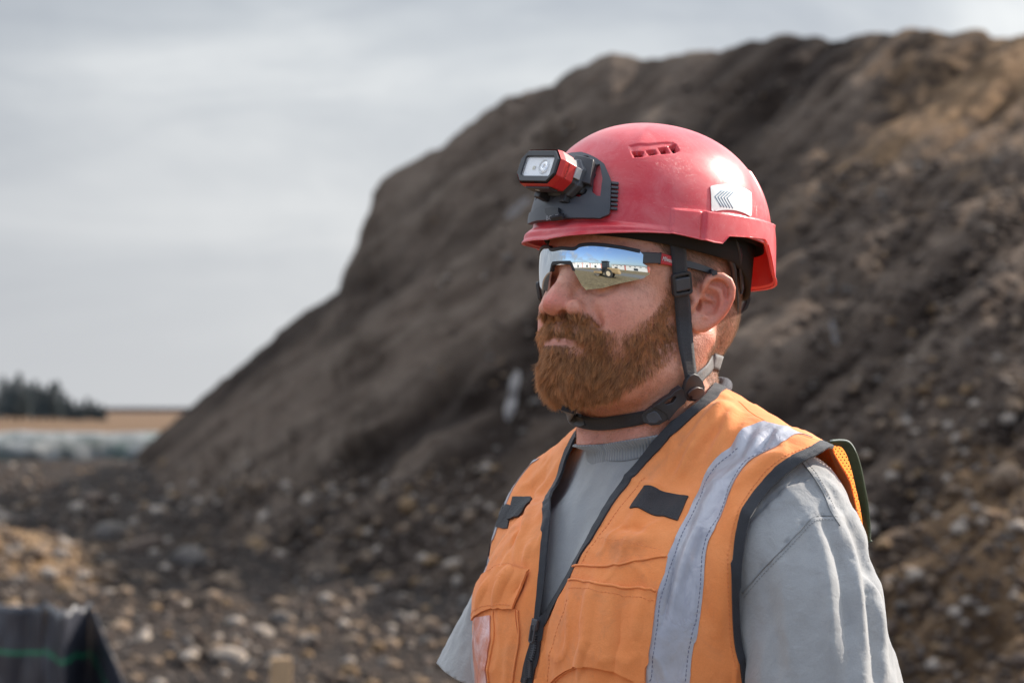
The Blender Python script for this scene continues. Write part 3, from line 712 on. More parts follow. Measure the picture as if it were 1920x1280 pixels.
EU = 9.7e-5
def E3(X, Y, w=0.): return ((X - 370) * EU, (800 - Y) * EU, w)
EARO = np.array([.0735, .004, .001]); ec, es = math.cos(rad(30)), math.sin(rad(30))
def ear_sdf(P):
    """P in head frame with x >= 0"""
    q = P - EARO; b = -q[:, 1]
    u = b * ec + q[:, 0] * es; w = q[:, 0] * ec - b * es; E = np.stack([u, q[:, 2], w], -1)
    w0 = .0035
    plate = ell(E, E3(585, 700, .001), (.0160, .0225, .0030))
    plate = smin(plate, ell(E, E3(480, 880, .001), (.0120, .0125, .0034)), .005)
    bowl = ell(E, E3(515, 765, -.0030), (.0120, .0160, .0075)); plate = smin(plate, bowl, .004)
    hel = chain(E, [(*E3(430, 745, .000), .0022), (*E3(455, 690, .003), .0026), (*E3(448, 600, .0055), .0030), (*E3(480, 535, .0065), .0034), (*E3(545, 497, .007), .0037), (*E3(615, 492, .007), .0038),
        (*E3(685, 525, .0068), .0038), (*E3(724, 590, .0066), .0037), (*E3(728, 680, .006), .0036), (*E3(700, 775, .005), .0035), (*E3(650, 860, .004), .0034), (*E3(590, 935, .003), .0034), (*E3(510, 990, .002), .0036)])
    d = smin(plate, hel, .003)
    lobe = ell(E, E3(445, 965, .001), (.0100, .0082, .0042)); d = smin(d, lobe, .005)
    anti = chain(E, [(*E3(540, 590, .0025), .0024), (*E3(610, 640, .004), .0030), (*E3(632, 715, .0045), .0030), (*E3(605, 800, .0045), .0030), (*E3(550, 860, .004), .0028), (*E3(480, 880, .0045), .0032)])
    d = smin(d, anti, .0038)
    concha = ell(E, E3(520, 760, .0055), (.0088, .0125, .0085)); d = smax(d, -concha, .0035)
    crus = chain(E, [(*E3(440, 690, .001), .0022), (*E3(520, 715, -.001), .0020), (*E3(580, 730, -.001), .0016)]); d = smin(d, crus, .003)
    fossa = ell(E, E3(560, 560, .006), (.0045, .0030, .0035)); d = smax(d, -fossa, .003)
    tragus = chain(E, [(*E3(345, 700, .001), .0040), (*E3(385, 770, .003), .0040), (*E3(350, 840, .001), .0040)]); d = smin(d, tragus, .003)
    notch = ell(E, E3(425, 845, .005), (.0032, .0030, .0045)); d = smax(d, -notch, .0025)
    return d, E
def head_sdf(P):
    """P in head frame"""
    x = P[:, 0]; ax = np.abs(x); Q = np.stack([ax, P[:, 1], P[:, 2]], -1)
    d = ell(P, (0, -.006, .036), (.0775, .100, .096))
    d = smin(d, ell(Q, (0, .045, .045), (.063, .052, .058)), .02)
    d = smin(d, ell(Q, (0, .038, -.022), (.059, .056, .072)), .02)
    d = smin(d, ell(Q, (.041, .058, -.010), (.0225, .0240, .021)), .016)          # cheekbones
    d = smin(d, ell(Q, (.040, .052, -.036), (.023, .030, .030)), .02)             # full cheeks
    d = smin(d, chain(Q, [(.058, .000, -.036, .016), (.055, .012, -.058, .017), (.036, .054, -.078, .017), (.010, .080, -.082, .017)]), .02)
    d = smin(d, ell(Q, (0, .084, -.072), (.026, .020, .022)), .014)               # chin
    d = smin(d, ell(Q, (0, .074, -.036), (.036, .0315, .032)), .014)              # muzzle
    d = smin(d, chain(Q, [(.0, .090, .034, .012), (.022, .088, .034, .010), (.045, .070, .032, .010)]), .012)   # brow
    eye = ell(Q, (.032, .094, .010), (.017, .013, .011)); d = smax(d, -eye, .010)
    d = smin(d, ell(Q, (.031, .0755, .010), (.0145, .0125, .0115)), .003)
    # nose
    no = chain(Q, [(0, .0905, .028, .0080), (0, .0965, .012, .0088), (0, .1050, -.004, .0100), (0, .1098, -.0122, .0108)], .006)
    no = smin(no, ell(Q, (.0052, .1092, -.0132), (.0072, .0092, .0080)), .006)
    no = smin(no, ell(Q, (.0188, .1000, -.0155), (.0068, .0120, .0088)), .0038)
    no = smin(no, ell(Q, (0, .0960, -.0155), (.018, .016, .009)), .006)
    d = smin(d, no, .0065)
    nostril = ell(Q, (.0098, .1060, -.0228), (.0046, .0075, .0060)); d = smax(d, -nostril, .002)
    groove = chain(Q, [(.0255, .094, -.010, .002), (.035, .084, -.028, .002)]); d = smax(d, -(groove + .0012), .014)   # naso-labial
    # mouth
    d = smin(d, chain(Q, [(0, .1020, -.0362, .0048), (.010, .1010, -.0358, .0043), (.027, .0905, -.0425, .0030)]), .006)
    d = smin(d, chain(Q, [(0, .1005, -.0478, .0056), (.012, .0985, -.0473, .0050), (.025, .0910, -.0445, .0030)]), .006)
    slit = chain(Q, [(0, .1080, -.0420, .0014), (.012, .1050, -.0418, .0014), (.029, .0920, -.0440, .0012)]); d = smax(d, -slit, .003)
    d = smin(d, ell(Q, (0, .090, -.058), (.020, .014, .008)), .012)
    # under jaw and neck
    d = smin(d, ell(Q, (0, .022, -.080), (.048, .052, .024)), .024)
    d = smin(d, cap(P, (0, -.026, -.045), (0, -.030, -.19), .046, .052), .03)
    d = smin(d, chain(Q, [(.062, -.022, -.028, .012), (.046, .004, -.095, .014), (.018, .024, -.165, .014)]), .024)
    d = smin(d, ell(P, (0, -.058, -.006), (.056, .040, .038)), .026)              # nape
    e, E = ear_sdf(Q)
    near = np.abs(e) < .06
    root = cap(E, E3(420, 620, -.006), E3(400, 900, -.006), .0055, .0060)
    d2 = smin(d, root, .006)
    d = np.where(near, smin(d2, e, .0035), d)
    canal = ell(E, E3(425, 790, -.001), (.0042, .0050, .006)); d = smax(d, -canal, .003)
    return d
def symx(x): return np.where(x < 0, -x * 1.07, x)
def torso_base(P):
    """bare torso without arms, torso frame (z is world height)"""
    Q = np.stack([symx(P[:, 0]), P[:, 1], P[:, 2]], -1)
    d = ell(P, (0, .0, 1.22), (.168, .135, .34))
    d = smin(d, ell(Q, (.070, .055, 1.385), (.088, .075, .090)), .05)
    d = smin(d, ell(Q, (0, -.050, 1.42), (.165, .085, .14)), .05)
    d = smin(d, cap(Q, (.03, -.030, 1.550), (.155, -.020, 1.488), .046, .048), .04)
    d = smin(d, ell(Q, (.164, -.008, 1.438), (.058, .068, .060)), .05)
    d = smin(d, ell(P, (0, .015, 1.05), (.180, .140, .22)), .06)
    return d
def torso_core(P):
    return smin(torso_base(P), cap(P, (0, -.018, 1.60), (0, -.010, 1.47), .053, .068), .04)
def arm_path(s): return [(s * .202, -.005, 1.462, .062), (s * .246, -.010, 1.19, .047)]
def arms_core(P):
    Q = np.stack([np.abs(P[:, 0]), P[:, 1], P[:, 2]], -1)
    d = cap(Q, (.176, -.005, 1.432), (.216, .000, 1.17), .044, .044)
    d = smin(d, cap(Q, (.216, .000, 1.17), (.250, .050, .93), .044, .030), .02)
    # a hand with five bent fingers
    d = smin(d, ell(Q, (.250, .075, .86), (.016, .040, .050)), .02)
    for k, (df, L) in enumerate(((.030, .062), (.010, .072), (-.010, .068), (-.028, .054))):
        a = (.250, .075 + df, .82); b = (.244, .078 + df, .82 - L * .5); c = (.228, .080 + df, .82 - L)
        d = smin(d, chain(Q, [(*a, .0095), (*b, .0088), (*c, .0075)]), .004)
    d = smin(d, chain(Q, [(.248, .105, .88, .012), (.240, .130, .850, .010), (.232, .135, .820, .009)]), .006)
    return d
def neckz(f): return 1.5655 - .22 * f
def body_sdf_w(W):
    dh = head_sdf(w2h(W)) * HS; T = w2t(W)
    dt = torso_core(T) + .006
    d = smin(dh, dt, .035)
    lim = torso_core(T) + .009 - np.clip((T[:, 2] - (neckz(T[:, 1]) - .004)) * 4, 0, 1)
    d = smax(d, lim, .006)
    return d
T0 = __import__('time').time()
def tick(s): print('TIMER', s, round(__import__('time').time() - T0, 1))
def skin_nodes(nt, b):
    h = attr(nt, 'red'); br = attr(nt, 'beard'); hr = attr(nt, 'scalp'); lip = attr(nt, 'lip')
    v = objc(nt)
    n1 = nt.noise(38, v, 5, .6); n2 = nt.noise(420, v, 3, .6); n3 = nt.vor(520, v); n4 = nt.noise(140, v, 4, .65)
    c = nt.mix(nt.ramp(n1, [(.3, 0.), (.7, 1.)]), (.66, .285, .190), (.78, .410, .290))
    c = nt.mix(nt.math('MULTIPLY', h, .9), c, (.62, .145, .105))
    c = nt.mix(nt.ramp(n4, [(.50, 0.), (.68, .34)]), c, (.40, .150, .100))
    c = nt.mix(nt.ramp(n2, [(.56, 0.), (.72, .38)]), c, (.36, .15, .10))
    c = nt.mix(nt.math('MULTIPLY', lip, .65), c, (.42, .15, .115))
    c = nt.mix(nt.math('MULTIPLY', br, .55), c, (.20, .090, .050))
    c = nt.mix(nt.math('MULTIPLY', hr, .55), c, (.20, .125, .090))
    hb = nt.math('ADD', nt.math('MULTIPLY', n3, .7), nt.math('MULTIPLY', n2, .6))
    bp = nt.bump(hb, .45, .0009); bp = nt.bump(n4, .20, .0014, bp)
    r = nt.ramp(n1, [(.3, .36), (.7, .50)])
    return {'Base Color': c, 'Normal': bp, 'Roughness': r}
M_skin = mat('skin', (.5, .3, .2), .5, spec=.42, fn=skin_nodes, **{'Subsurface Weight': .22, 'Subsurface Radius': (.012, .0045, .0025), 'Subsurface Scale': .55})

person = thing('person', 'bearded worker in red hard hat, mirrored glasses, grey t-shirt and orange vest looking left', 'person', tuple(TOR_T))
V, F = mesh_sdf(body_sdf_w, (-.12, 2.10, 1.47), (.38, 2.68, 1.95), .0024 if os.environ.get('DRAFT') else .0016)
tick('head mesh %d' % len(V))
body = obj('body', V, F, M_skin, person)
HV, HF = V, F
head_surf = Surf(V, F)
hp = w2h(V); ax = np.abs(hp[:, 0])
g = lambda c, r: np.exp(-(((np.stack([ax, hp[:, 1], hp[:, 2]], -1) - np.array(c)) / np.array(r)) ** 2).sum(1))
red = np.clip(g((0, .122, -.01), (.02, .02, .014)) * .9 + g((.045, .075, -.02), (.022, .03, .022)) * .45 + g((.09, -.03, .005), (.02, .03, .03)) * .9 + g((.03, .04, -.13), (.05, .05, .03)) * .35, 0, 1)
vattr(body, 'red', red)
# beard region in the side view (f, z), the same on both cheeks
BPX = np.array([(995, 590), (1040, 590), (1060, 583), (1090, 583), (1108, 590), (1126, 608), (1150, 618), (1185, 610), (1215, 590), (1238, 566), (1248, 535), (1254, 515), (1268, 515), (1273, 560), (1278, 600), (1282, 640), (1272, 664), (1240, 694), (1205, 720), (1170, 738), (1130, 748), (1100, 752), (1040, 750), (985, 760)], float)
def near_px(h):
    """where the point, or its mirror on his left cheek, appears in the photograph"""
    q = np.array(h); q[:, 0] = np.abs(q[:, 0]); return w2px(h2w(q))
def beard_mask(h):
    """1 inside the beard, thinning over the cheeks, bare at the lip corners"""
    p = near_px(h); d = poly_sdf(p, BPX) + vnoise(h, 110, 3, 2) * 5
    ok = (h[:, 1] > -.02) & (h[:, 2] < .035) & (h[:, 2] > -.125)
    m = sstep(2, -4, d)
    goat = sstep(6, -10, poly_sdf(p, [(980, 580), (1104, 586), (1134, 612), (1140, 660), (1150, 700), (1165, 745), (980, 780)]))
    fade = np.clip((-d - 0) / 24, .0, 1)
    den = np.maximum(goat, (.15 + .60 * fade) * (.75 + .5 * vnoise(h, 70, 13, 2)))
    e = lambda cx, cy, rx, ry: np.exp(-(((p[:, 0] - cx) / rx) ** 2 + ((p[:, 1] - cy) / ry) ** 2))
    den = den * (1 - .80 * e(1157, 640, 17, 34)) * (1 - .85 * e(1083, 657, 26, 13))
    mouth = (np.abs(h[:, 0]) / .0275) ** 2 + ((h[:, 2] + .0462 + np.abs(h[:, 0]) * .05) / .0040) ** 2; den = den * np.where(h[:, 1] > .080, sstep(.8, 1.3, mouth), 1)
    return m * np.clip(den, 0, 1) * ok
bm = beard_mask(hp); bm_skin = bm ** .8
SCALP = [(.055, .052), (.030, .036), (.014, .030), (.010, .016), (.004, .020), (-.004, .034), (-.030, .036), (-.040, .010), (-.036, -.020), (-.020, -.042), (-.050, -.075), (-.13, -.080), (-.13, .15), (.09, .15), (.075, .10)]
def scalp_mask(h):
    return sstep(.003, -.003, poly_sdf(h[:, 1:3] + vnoise(h, 80, 5, 2)[:, None] * .002, SCALP)) * (ear_sdf(np.stack([np.abs(h[:, 0]), h[:, 1], h[:, 2]], -1))[0] > .0025)
sm = scalp_mask(hp)
lip = sstep(1.3, .7, (ax / .0260) ** 2 + ((hp[:, 2] + .0460) / .0062) ** 2) * (hp[:, 1] > .080)
vattr(body, 'beard', bm_skin); vattr(body, 'scalp', sm); vattr(body, 'lip', lip)
# ------------------------------------------------------------------ rest of the body (under the clothes), same skin
def lower_w(W):
    T = w2t(W); Q = np.stack([np.abs(T[:, 0]), T[:, 1], T[:, 2]], -1)
    d = smin(torso_core(T) + .010, arms_core(T), .02)
    d = smax(d, T[:, 2] - 1.49, .01)
    return d
V, F = mesh_sdf(lower_w, (-.30, 1.95, .66), (.62, 2.85, 1.52), .006)
v2 = body.data
def merge_into(o, V, F, attrs=()):
    me = o.data; base = wloc(o)
    V0 = np.empty(len(me.vertices) * 3); me.vertices.foreach_get('co', V0); V0 = V0.reshape(-1, 3)
    F0 = np.empty(len(me.polygons) * 4, np.int32); me.loops.foreach_get('vertex_index', F0); F0 = F0.reshape(-1, 4)
    A = {}
    for n in attrs:
        a = np.empty(len(V0), np.float32); me.attributes[n].data.foreach_get('value', a); A[n] = a
    m = me.materials[0]; name = o.name; par = o.parent; bpy.data.objects.remove(o); bpy.data.meshes.remove(me)
    n = obj(name, np.vstack([V0 + base, V]), np.vstack([F0, F + len(V0)]), m, par)
    for k, a in A.items(): vattr(n, k, np.r_[a, np.zeros(len(V), np.float32)])
    return n
# trim the ragged lower rim of the bust: everything under the shirt collar belongs to the lower mesh
body = merge_into(body, V, F, ('red', 'beard', 'scalp', 'lip'))
tick('lower body')

# ------------------------------------------------------------------ cloth materials
def cloth_fn(c0, c1, weave=2600, wr=.5, dirt=None, fine=.0006, rag=.0022):
    def fn(nt, b):
        v = objc(nt)
        n1 = nt.noise(16, v, 6, .6); n2 = nt.noise(900, v, 2, .6); n3 = nt.noise(70, v, 5, .62, dist=.6); n4 = nt.noise(260, v, 4, .6)
        c = nt.mix(nt.ramp(n1, [(.3, 0.), (.7, 1.)]), c0, c1)
        c = nt.mix(nt.ramp(n2, [(.35, .0), (.75, .22)]), c, tuple(x * .62 for x in c0))
        if dirt:
            d = nt.ramp(nt.noise(11, nt.mapping(v, loc=(3, 1, 2)), 7, .7, dist=.8), [(.55, 0.), (.70, .50)])
            c = nt.mix(d, c, dirt)
        h = nt.bump(n2, .30, fine); h = nt.bump(n4, .22, .0012, h); h = nt.bump(n3, wr, rag, h)
        return {'Base Color': c, 'Normal': h}
    return fn
M_orange = mat('orange_cloth', (.8, .25, .05), .82, spec=.25, fn=cloth_fn((.84, .250, .068), (.90, .320, .110), dirt=(.50, .20, .10), wr=.42), **{'Sheen Weight': .15, 'Sheen Roughness': .5})
M_grey = mat('grey_jersey', (.3, .33, .36), .9, spec=.2, fn=cloth_fn((.312, .313, .314), (.362, .362, .361), wr=.38, rag=.0030), **{'Sheen Weight': .35, 'Sheen Roughness': .5})
def rib_fn(nt, b):
    t = attr(nt, 'rib'); s = nt.math('SINE', t); n2 = nt.noise(900, objc(nt), 2)
    return {'Normal': nt.bump(nt.math('ADD', s, nt.math('MULTIPLY', n2, .5)), .5, .0009), 'Base Color': nt.mix(nt.math('MULTIPLY_ADD', s, .12, .25), (.335, .345, .355), (.21, .22, .23))}
M_rib = mat('ribbed_jersey', (.33, .36, .38), .9, spec=.2, fn=rib_fn, **{'Sheen Weight': .3})
def trim_fn(nt, b):
    v = objc(nt); n = nt.noise(1500, v, 2, .6); n2 = nt.noise(120, v, 4)
    return {'Base Color': nt.mix(n, (.012, .013, .017), (.042, .043, .050)), 'Normal': nt.bump(n2, .4, .0015, nt.bump(n, .6, .0006))}
M_trim = mat('black_binding', (.02, .02, .025), .75, spec=.3, fn=trim_fn, **{'Sheen Weight': .2})
def silver_fn(nt, b):
    v = objc(nt); n1 = nt.noise(38, nt.mapping(v, scale=(1, 1, .5)), 5, .55, dist=.5); n2 = nt.noise(13, v, 5, .6, dist=.5); n3 = nt.noise(700, v, 2)
    cr = nt.ramp(nt.math('ABSOLUTE', nt.math('SUBTRACT', n1, .5)), [(0., 0.), (.05, 1.)])
    c = nt.mix(nt.ramp(n2, [(.35, 0.), (.65, 1.)]), (.35, .345, .375), (.48, .47, .51))
    c = nt.mix(nt.math('MULTIPLY', nt.math('SUBTRACT', 1., cr), .12), c, (.26, .24, .32))
    return {'Base Color': c, 'Normal': nt.bump(cr, .18, .0008, nt.bump(n1, .7, .004, nt.bump(n3, .2, .0005)))}
M_silver = mat('reflective_tape', (.5, .5, .55), .42, metal=.25, spec=.5, fn=silver_fn)
def velcro_fn(nt, b):
    v = objc(nt); w = nt.vor(900, v); n = nt.noise(40, v, 4)
    return {'Base Color': nt.mix(n, (.010, .010, .013), (.035, .033, .038)), 'Normal': nt.bump(w, .8, .0012)}
M_velcro = mat('black_hook_patch', (.02, .02, .02), .6, fn=velcro_fn)
M_thread = mat('orange_thread', (.78, .26, .09), .7)
M_thread_g = mat('grey_thread', (.235, .24, .245), .8)
M_thread_s = mat('dark_thread', (.10, .10, .16), .8)

# ------------------------------------------------------------------ t-shirt
def sleeve(Q): return smin(cap(Q, (.182, -.004, 1.428), (.219, .004, 1.24), .056, .075), cap(Q, (.202, -.004, 1.385), (.219, .004, 1.24), .061, .074), .02)
def shirt_t(T):
    Q = np.stack([symx(T[:, 0]), T[:, 1], T[:, 2]], -1)
    d = torso_core(T) - .004
    Q2 = Q.copy(); Q2[:, 1] -= np.where(T[:, 0] < 0, 1, 0) * np.clip((1.46 - T[:, 2]) * .30, 0, .1); Q2[:, 0] -= np.where(T[:, 0] < 0, 1, 0) * np.clip((1.44 - T[:, 2]) * .22, 0, .1)
    d = smin(d, sleeve(Q2), .028)
    # drape: long vertical folds on the sleeve, shallow ones on the chest
    s = np.clip((Q[:, 0] - .15) / .05, 0, 1); lo = np.clip((1.47 - T[:, 2]) / .12, 0, 1)
    ang = np.arctan2(Q[:, 0] - .20, T[:, 1] + .004)
    side = T[:, 0] > 0
    a2 = ang + vnoise(T, 9, 11, 2) * .35 + (T[:, 2] - 1.4) * 1.2
    fold = np.sin(a2 * 7.0 + np.where(side, .6, 1.9)) * .5 + np.sin(a2 * 12.0 + 2) * .22
    backw = np.clip(.55 - T[:, 1] * 8, .25, 1.)
    d = d - fold * .0055 * s * lo * backw
    # seam pull at the shoulder point
    d = d - vnoise(T * np.array([1, 1, .45]), 20, 4, 3) * .0036 - vnoise(T * np.array([1.6, 1.6, .6]), 46, 9, 3) * .0016 * (.5 + s)
    # armhole seam: a shallow groove and a proud edge where the sleeve is set in
    sd = (Q[:, 0] - .166) * .93 - (T[:, 2] - 1.40) * .36 + T[:, 1] * .12
    m = np.clip((T[:, 2] - 1.22) / .05, 0, 1)
    d = d + (np.exp(-(sd / .0016) ** 2) * .0018 - sstep(.0, .004, sd) * sstep(.02, .006, sd) * .0010) * m
    return d
HEMZ = 1.318
def clip_tris(V, F, g, keep_attr=None):
    """keep the part of a quad/tri mesh where g < 0, cutting faces on the contour"""
    T = []
    for f in (F if not isinstance(F, np.ndarray) else [F]):
        if isinstance(f, np.ndarray) and f.ndim == 2: T += [f[:, [0, 1, 2]], f[:, [0, 2, 3]]] if f.shape[1] == 4 else [f]
        else: T.append(np.array([[f[0], f[i], f[i + 1]] for i in range(1, len(f) - 1)]))
    T = np.vstack(T); ins = g < 0; c = ins[T].sum(1)
    out = [T[c == 3]]; newV = [V]; n = len(V); edge = {}
    def cut(a, b):
        nonlocal n
        k = (a, b) if a < b else (b, a)
        if k not in edge:
            t = g[k[0]] / (g[k[0]] - g[k[1]]); newV.append((V[k[0]] + (V[k[1]] - V[k[0]]) * t)[None]); edge[k] = n; n += 1
        return edge[k]
    R = []
    for tri in T[(c == 1) | (c == 2)]:
        p = []
        for i in range(3):
            a, b = int(tri[i]), int(tri[(i + 1) % 3])
            if ins[a]: p.append(a)
            if ins[a] != ins[b]: p.append(cut(a, b))
        for i in range(1, len(p) - 1): R.append((p[0], p[i], p[i + 1]))
    out.append(np.array(R, int).reshape(-1, 3)); T = np.vstack(out); V = np.vstack(newV)
    use, inv = np.unique(T, return_inverse=True)
    return V[use], inv.reshape(T.shape)
V, F = mesh_sdf(lambda W: shirt_t(w2t(W)), (-.22, 1.98, .98), (.56, 2.86, 1.66), .0060 if os.environ.get('DRAFT') else .0038)
tick('shirt mesh %d' % len(V))
T = w2t(V); ax = np.abs(T[:, 0]); rho = np.hypot(T[:, 0], T[:, 1] + .012)
g1 = np.minimum(T[:, 2] - neckz(T[:, 1]) + .012, .074 - rho)
sl = sleeve(np.stack([ax, T[:, 1], T[:, 2]], -1)); tc = torso_core(T)
g2 = np.where((sl < tc - .004) | (ax > .19), (HEMZ - .07 * (T[:, 0] > 0) + .02 * np.sin((ax - .2) * 20)) - T[:, 2] + (T[:, 1] * .10), -1.)
g3 = 1.0 - T[:, 2]
V, F = clip_tris(V, F, np.maximum(np.maximum(g1, g2), g3))
nV = len(V); fn_ = np.cross(V[F[:, 1]] - V[F[:, 0]], V[F[:, 2]] - V[F[:, 0]]); vn = np.zeros((nV, 3))
for c_ in range(3): np.add.at(vn, F[:, c_], fn_)
vn /= np.linalg.norm(vn, axis=1, keepdims=True) + 1e-12
q = w2px(V); front = sstep(.35, -.05, vn[:, 1]); dd_ = np.zeros(nV)
SF = [([(1498, 868), (1532, 905), (1556, 950), (1572, 1010)], 9, .0042), ([(1522, 975), (1545, 1040), (1556, 1150), (1562, 1280)], 13, .0050), ([(1572, 975), (1600, 1060), (1612, 1160), (1622, 1280)], 11, .0062), ([(1600, 965), (1632, 1050), (1648, 1150), (1660, 1280)], 9, .0055),
    ([(1548, 985), (1578, 1070), (1588, 1160), (1594, 1280)], 8, -.0045), ([(1590, 975), (1618, 1060), (1632, 1150), (1642, 1280)], 7, -.0045), ([(1480, 1000), (1470, 1090), (1480, 1200), (1500, 1280)], 16, .0030), ([(1430, 1070), (1450, 1180), (1470, 1280)], 14, -.0026),
    ([(1440, 900), (1480, 925), (1510, 960)], 12, .0022), ([(1535, 890), (1575, 930), (1600, 970)], 6, .0028), ([(1520, 900), (1548, 935), (1575, 955)], 4, -.0022), ([(1585, 890), (1610, 930), (1630, 990)], 6, .003),
    ([(930, 960), (915, 1010), (905, 1080), (880, 1160)], 8, .003), ([(960, 920), (940, 960), (925, 1010)], 6, -.003), ([(905, 1100), (880, 1160), (862, 1210)], 7, .003),
    ([(1115, 880), (1080, 960), (1060, 1040)], 10, .002), ([(1180, 870), (1140, 930), (1100, 1000)], 9, -.002),
    ([(1425, 1068), (1460, 1032), (1500, 990), (1522, 968), (1558, 967), (1590, 985), (1612, 1005)], 1.8, -.0022), ([(1428, 1071), (1463, 1036), (1503, 994), (1524, 973), (1556, 972)], 2.5, .0009)]
for pl, w_, h_ in SF:
    s_, t_ = seg_dist(q, spline(np.array(pl, float), 24)); dd_ += h_ * np.exp(-(s_ / w_) ** 2) * np.sin(np.clip(t_ * .92 + .06, 0, 1) * math.pi) ** .5
V = V + vn * np.sign((vn * (V - TOR_T - [0, 0, 1.3])).sum(1).mean()) * (dd_ * front)[:, None]
shirt = obj('t_shirt', V, F, M_grey, person, label='loose heather grey short sleeved t-shirt')
sol = shirt.modifiers.new('thickness', 'SOLIDIFY'); sol.thickness = .0016; sol.offset = -1
shirt_surf = Surf(V, F)
def seam_line(name, pts, m, r, parent, lift=.0006, dashed=False):
    L = spline(np.array(pts, float), 70); W = []
    for x, y in L:
        h, n_ = shirt_surf.px(x, y)
        if h is not None: W.append(h + np.array([0, -1, .2]) * lift)
    W = np.array(W); 
    for _ in range(3): W[1:-1] = (W[:-2] + W[1:-1] * 2 + W[2:]) / 4
    if not dashed: V, F = tube(W, r, 6); return obj(name, V, F, m, parent)
    A_ = np.r_[0, np.cumsum(np.linalg.norm(np.diff(W, axis=0), axis=1))]; parts = []; s = 0
    while s < A_[-1] - .002:
        parts.append(tube(np.stack([np.stack([np.interp(t, A_, W[:, k]) for k in range(3)]) for t in (s, s + .0009, s + .0018)]), r, 4)); s += .0032
    V, F = join(*parts); return obj(name, V, F, m, parent, kind='stuff')
SEAM = [(1392, 1112), (1425, 1072), (1460, 1036), (1500, 994), (1523, 970), (1545, 966), (1570, 968)]
seam_line('sleeve_seam', SEAM, M_thread_g, .0007, shirt)
seam_line('seam_stitching', [(x + 3, y + 7) for x, y in SEAM], M_thread_g, .0003, shirt, dashed=True)
seam_line('shoulder_seam', [(1503, 866), (1524, 892), (1544, 925), (1558, 958), (1575, 985)], M_thread_g, .0006, shirt)
seam_line('seam_stitching', [(1509, 862), (1531, 888), (1551, 922), (1566, 955)], M_thread_g, .0003, shirt, dashed=True)
seam_line('collar_seam', [(1099, 846), (1112, 855), (1135, 862), (1165, 864), (1200, 857), (1232, 845)], M_thread_g, .0005, shirt, .0008)
# ribbed collar
n = 120; A = np.linspace(0, 2 * math.pi, n, endpoint=False); rows = []
def neck_r(az, z):
    """radius of shirt core at azimuth, height"""
    lo = np.full(len(az), .03); hi = np.full(len(az), .16)
    for _ in range(22):
        m = (lo + hi) / 2; P = np.stack([m * np.sin(az), m * np.cos(az) - .012, z], -1); ins = torso_core(P) - .004 < 0; lo = np.where(ins, m, lo); hi = np.where(ins, hi, m)
    return lo
def neck_body_r(az, z):
    lo = np.full(len(az), .02); hi = np.full(len(az), .16)
    for _ in range(20):
        m = (lo + hi) / 2; P = np.stack([m * np.sin(az), m * np.cos(az) - .012, z], -1); ins = body_sdf_w(t2w(P)) < 0; lo = np.where(ins, m, lo); hi = np.where(ins, hi, m)
    return lo
prof = [(-.022, .0012), (-.020, .0030), (-.012, .0034), (-.004, .0026), (.0015, .0014), (.0030, .0004), (.0018, -.0010), (-.004, -.0014), (-.012, -.0010)]
for dz, dr in prof:
    for _ in range(1):
        z = neckz(.07 * np.cos(A)) + dz
        r = np.maximum(np.minimum(neck_r(A, z), .073), np.max([neck_body_r(A, z + q_) for q_ in (-.006, -.003, 0, .003)], axis=0) + .0030)
        r = (np.roll(r, 1) + r * 2 + np.roll(r, -1)) / 4
        rr = r + dr; rows.append(t2w(np.stack([rr * np.sin(A), rr * np.cos(A) - .012, z], -1)))
V = np.vstack(rows); F = []
for i in range(len(prof) - 1):
    for k in range(n): F.append((i * n + k, (i + 1) * n + k, (i + 1) * n + (k + 1) % n, i * n + (k + 1) % n))
collar = obj('collar', V, F, M_rib, shirt)
collar.data.flip_normals() if False else None
vattr(collar, 'rib', np.tile(A * 150, len(prof)) )

# ------------------------------------------------------------------ safety vest: a draped surface seen from a centre inside the chest
VC = np.array([0., .0, 1.24])
def vest_t(T):
    Q = np.stack([symx(T[:, 0]), T[:, 1], T[:, 2]], -1)
    d = torso_base(T) - .013
    d = smin(d, cap(Q, (.060, -.012, 1.540), (.212, -.020, 1.490), .044, .030) - .002, .03)
    d = smin(d, ell(Q, (.072, .070, 1.33), (.088, .082, .14)), .04)
    return d
def uv_dir(uv):
    uv = np.asarray(uv, float); r = np.linalg.norm(uv, axis=1) + 1e-9
    return np.stack([np.sin(r) * uv[:, 0] / r, np.sin(r) * uv[:, 1] / r, np.cos(r)], -1)
def t2uv(T):
    d = np.asarray(T, float) - VC; d /= np.linalg.norm(d, axis=-1, keepdims=True)
    r = np.arccos(np.clip(d[..., 2], -1, 1)); h = np.hypot(d[..., 0], d[..., 1]) + 1e-9
    return np.stack([r * d[..., 0] / h, r * d[..., 1] / h], -1)
def vest_solve(uv):
    d = uv_dir(uv); n = len(d); ts = np.linspace(.50, .06, 56); hit = np.full(n, .06)
    lo = np.full(n, .06); hi = np.full(n, .50); done = np.zeros(n, bool)
    for a, b in zip(ts[:-1], ts[1:]):
        ins = (vest_t(VC + d * b) < 0) & ~done; lo[ins] = b; hi[ins] = a; done |= ins
    for _ in range(14):
        m = (lo + hi) / 2; ins = vest_t(VC + d * m[:, None]) < 0; lo = np.where(ins, m, lo); hi = np.where(ins, hi, m)
    P = VC + d * lo[:, None]; return P, grad(vest_t, P, .004)
NG = 230; GU = np.linspace(-2.3, 2.3, NG); GS = GU[1] - GU[0]
G = np.stack(np.meshgrid(GU, GU, indexing='ij'), -1).reshape(-1, 2)
GR = np.linalg.norm(vest_solve(G)[0] - VC, axis=1).reshape(NG, NG)
for _ in range(2):
    GR[1:-1, 1:-1] = (GR[1:-1, 1:-1] * 4 + GR[:-2, 1:-1] + GR[2:, 1:-1] + GR[1:-1, :-2] + GR[1:-1, 2:]) / 8
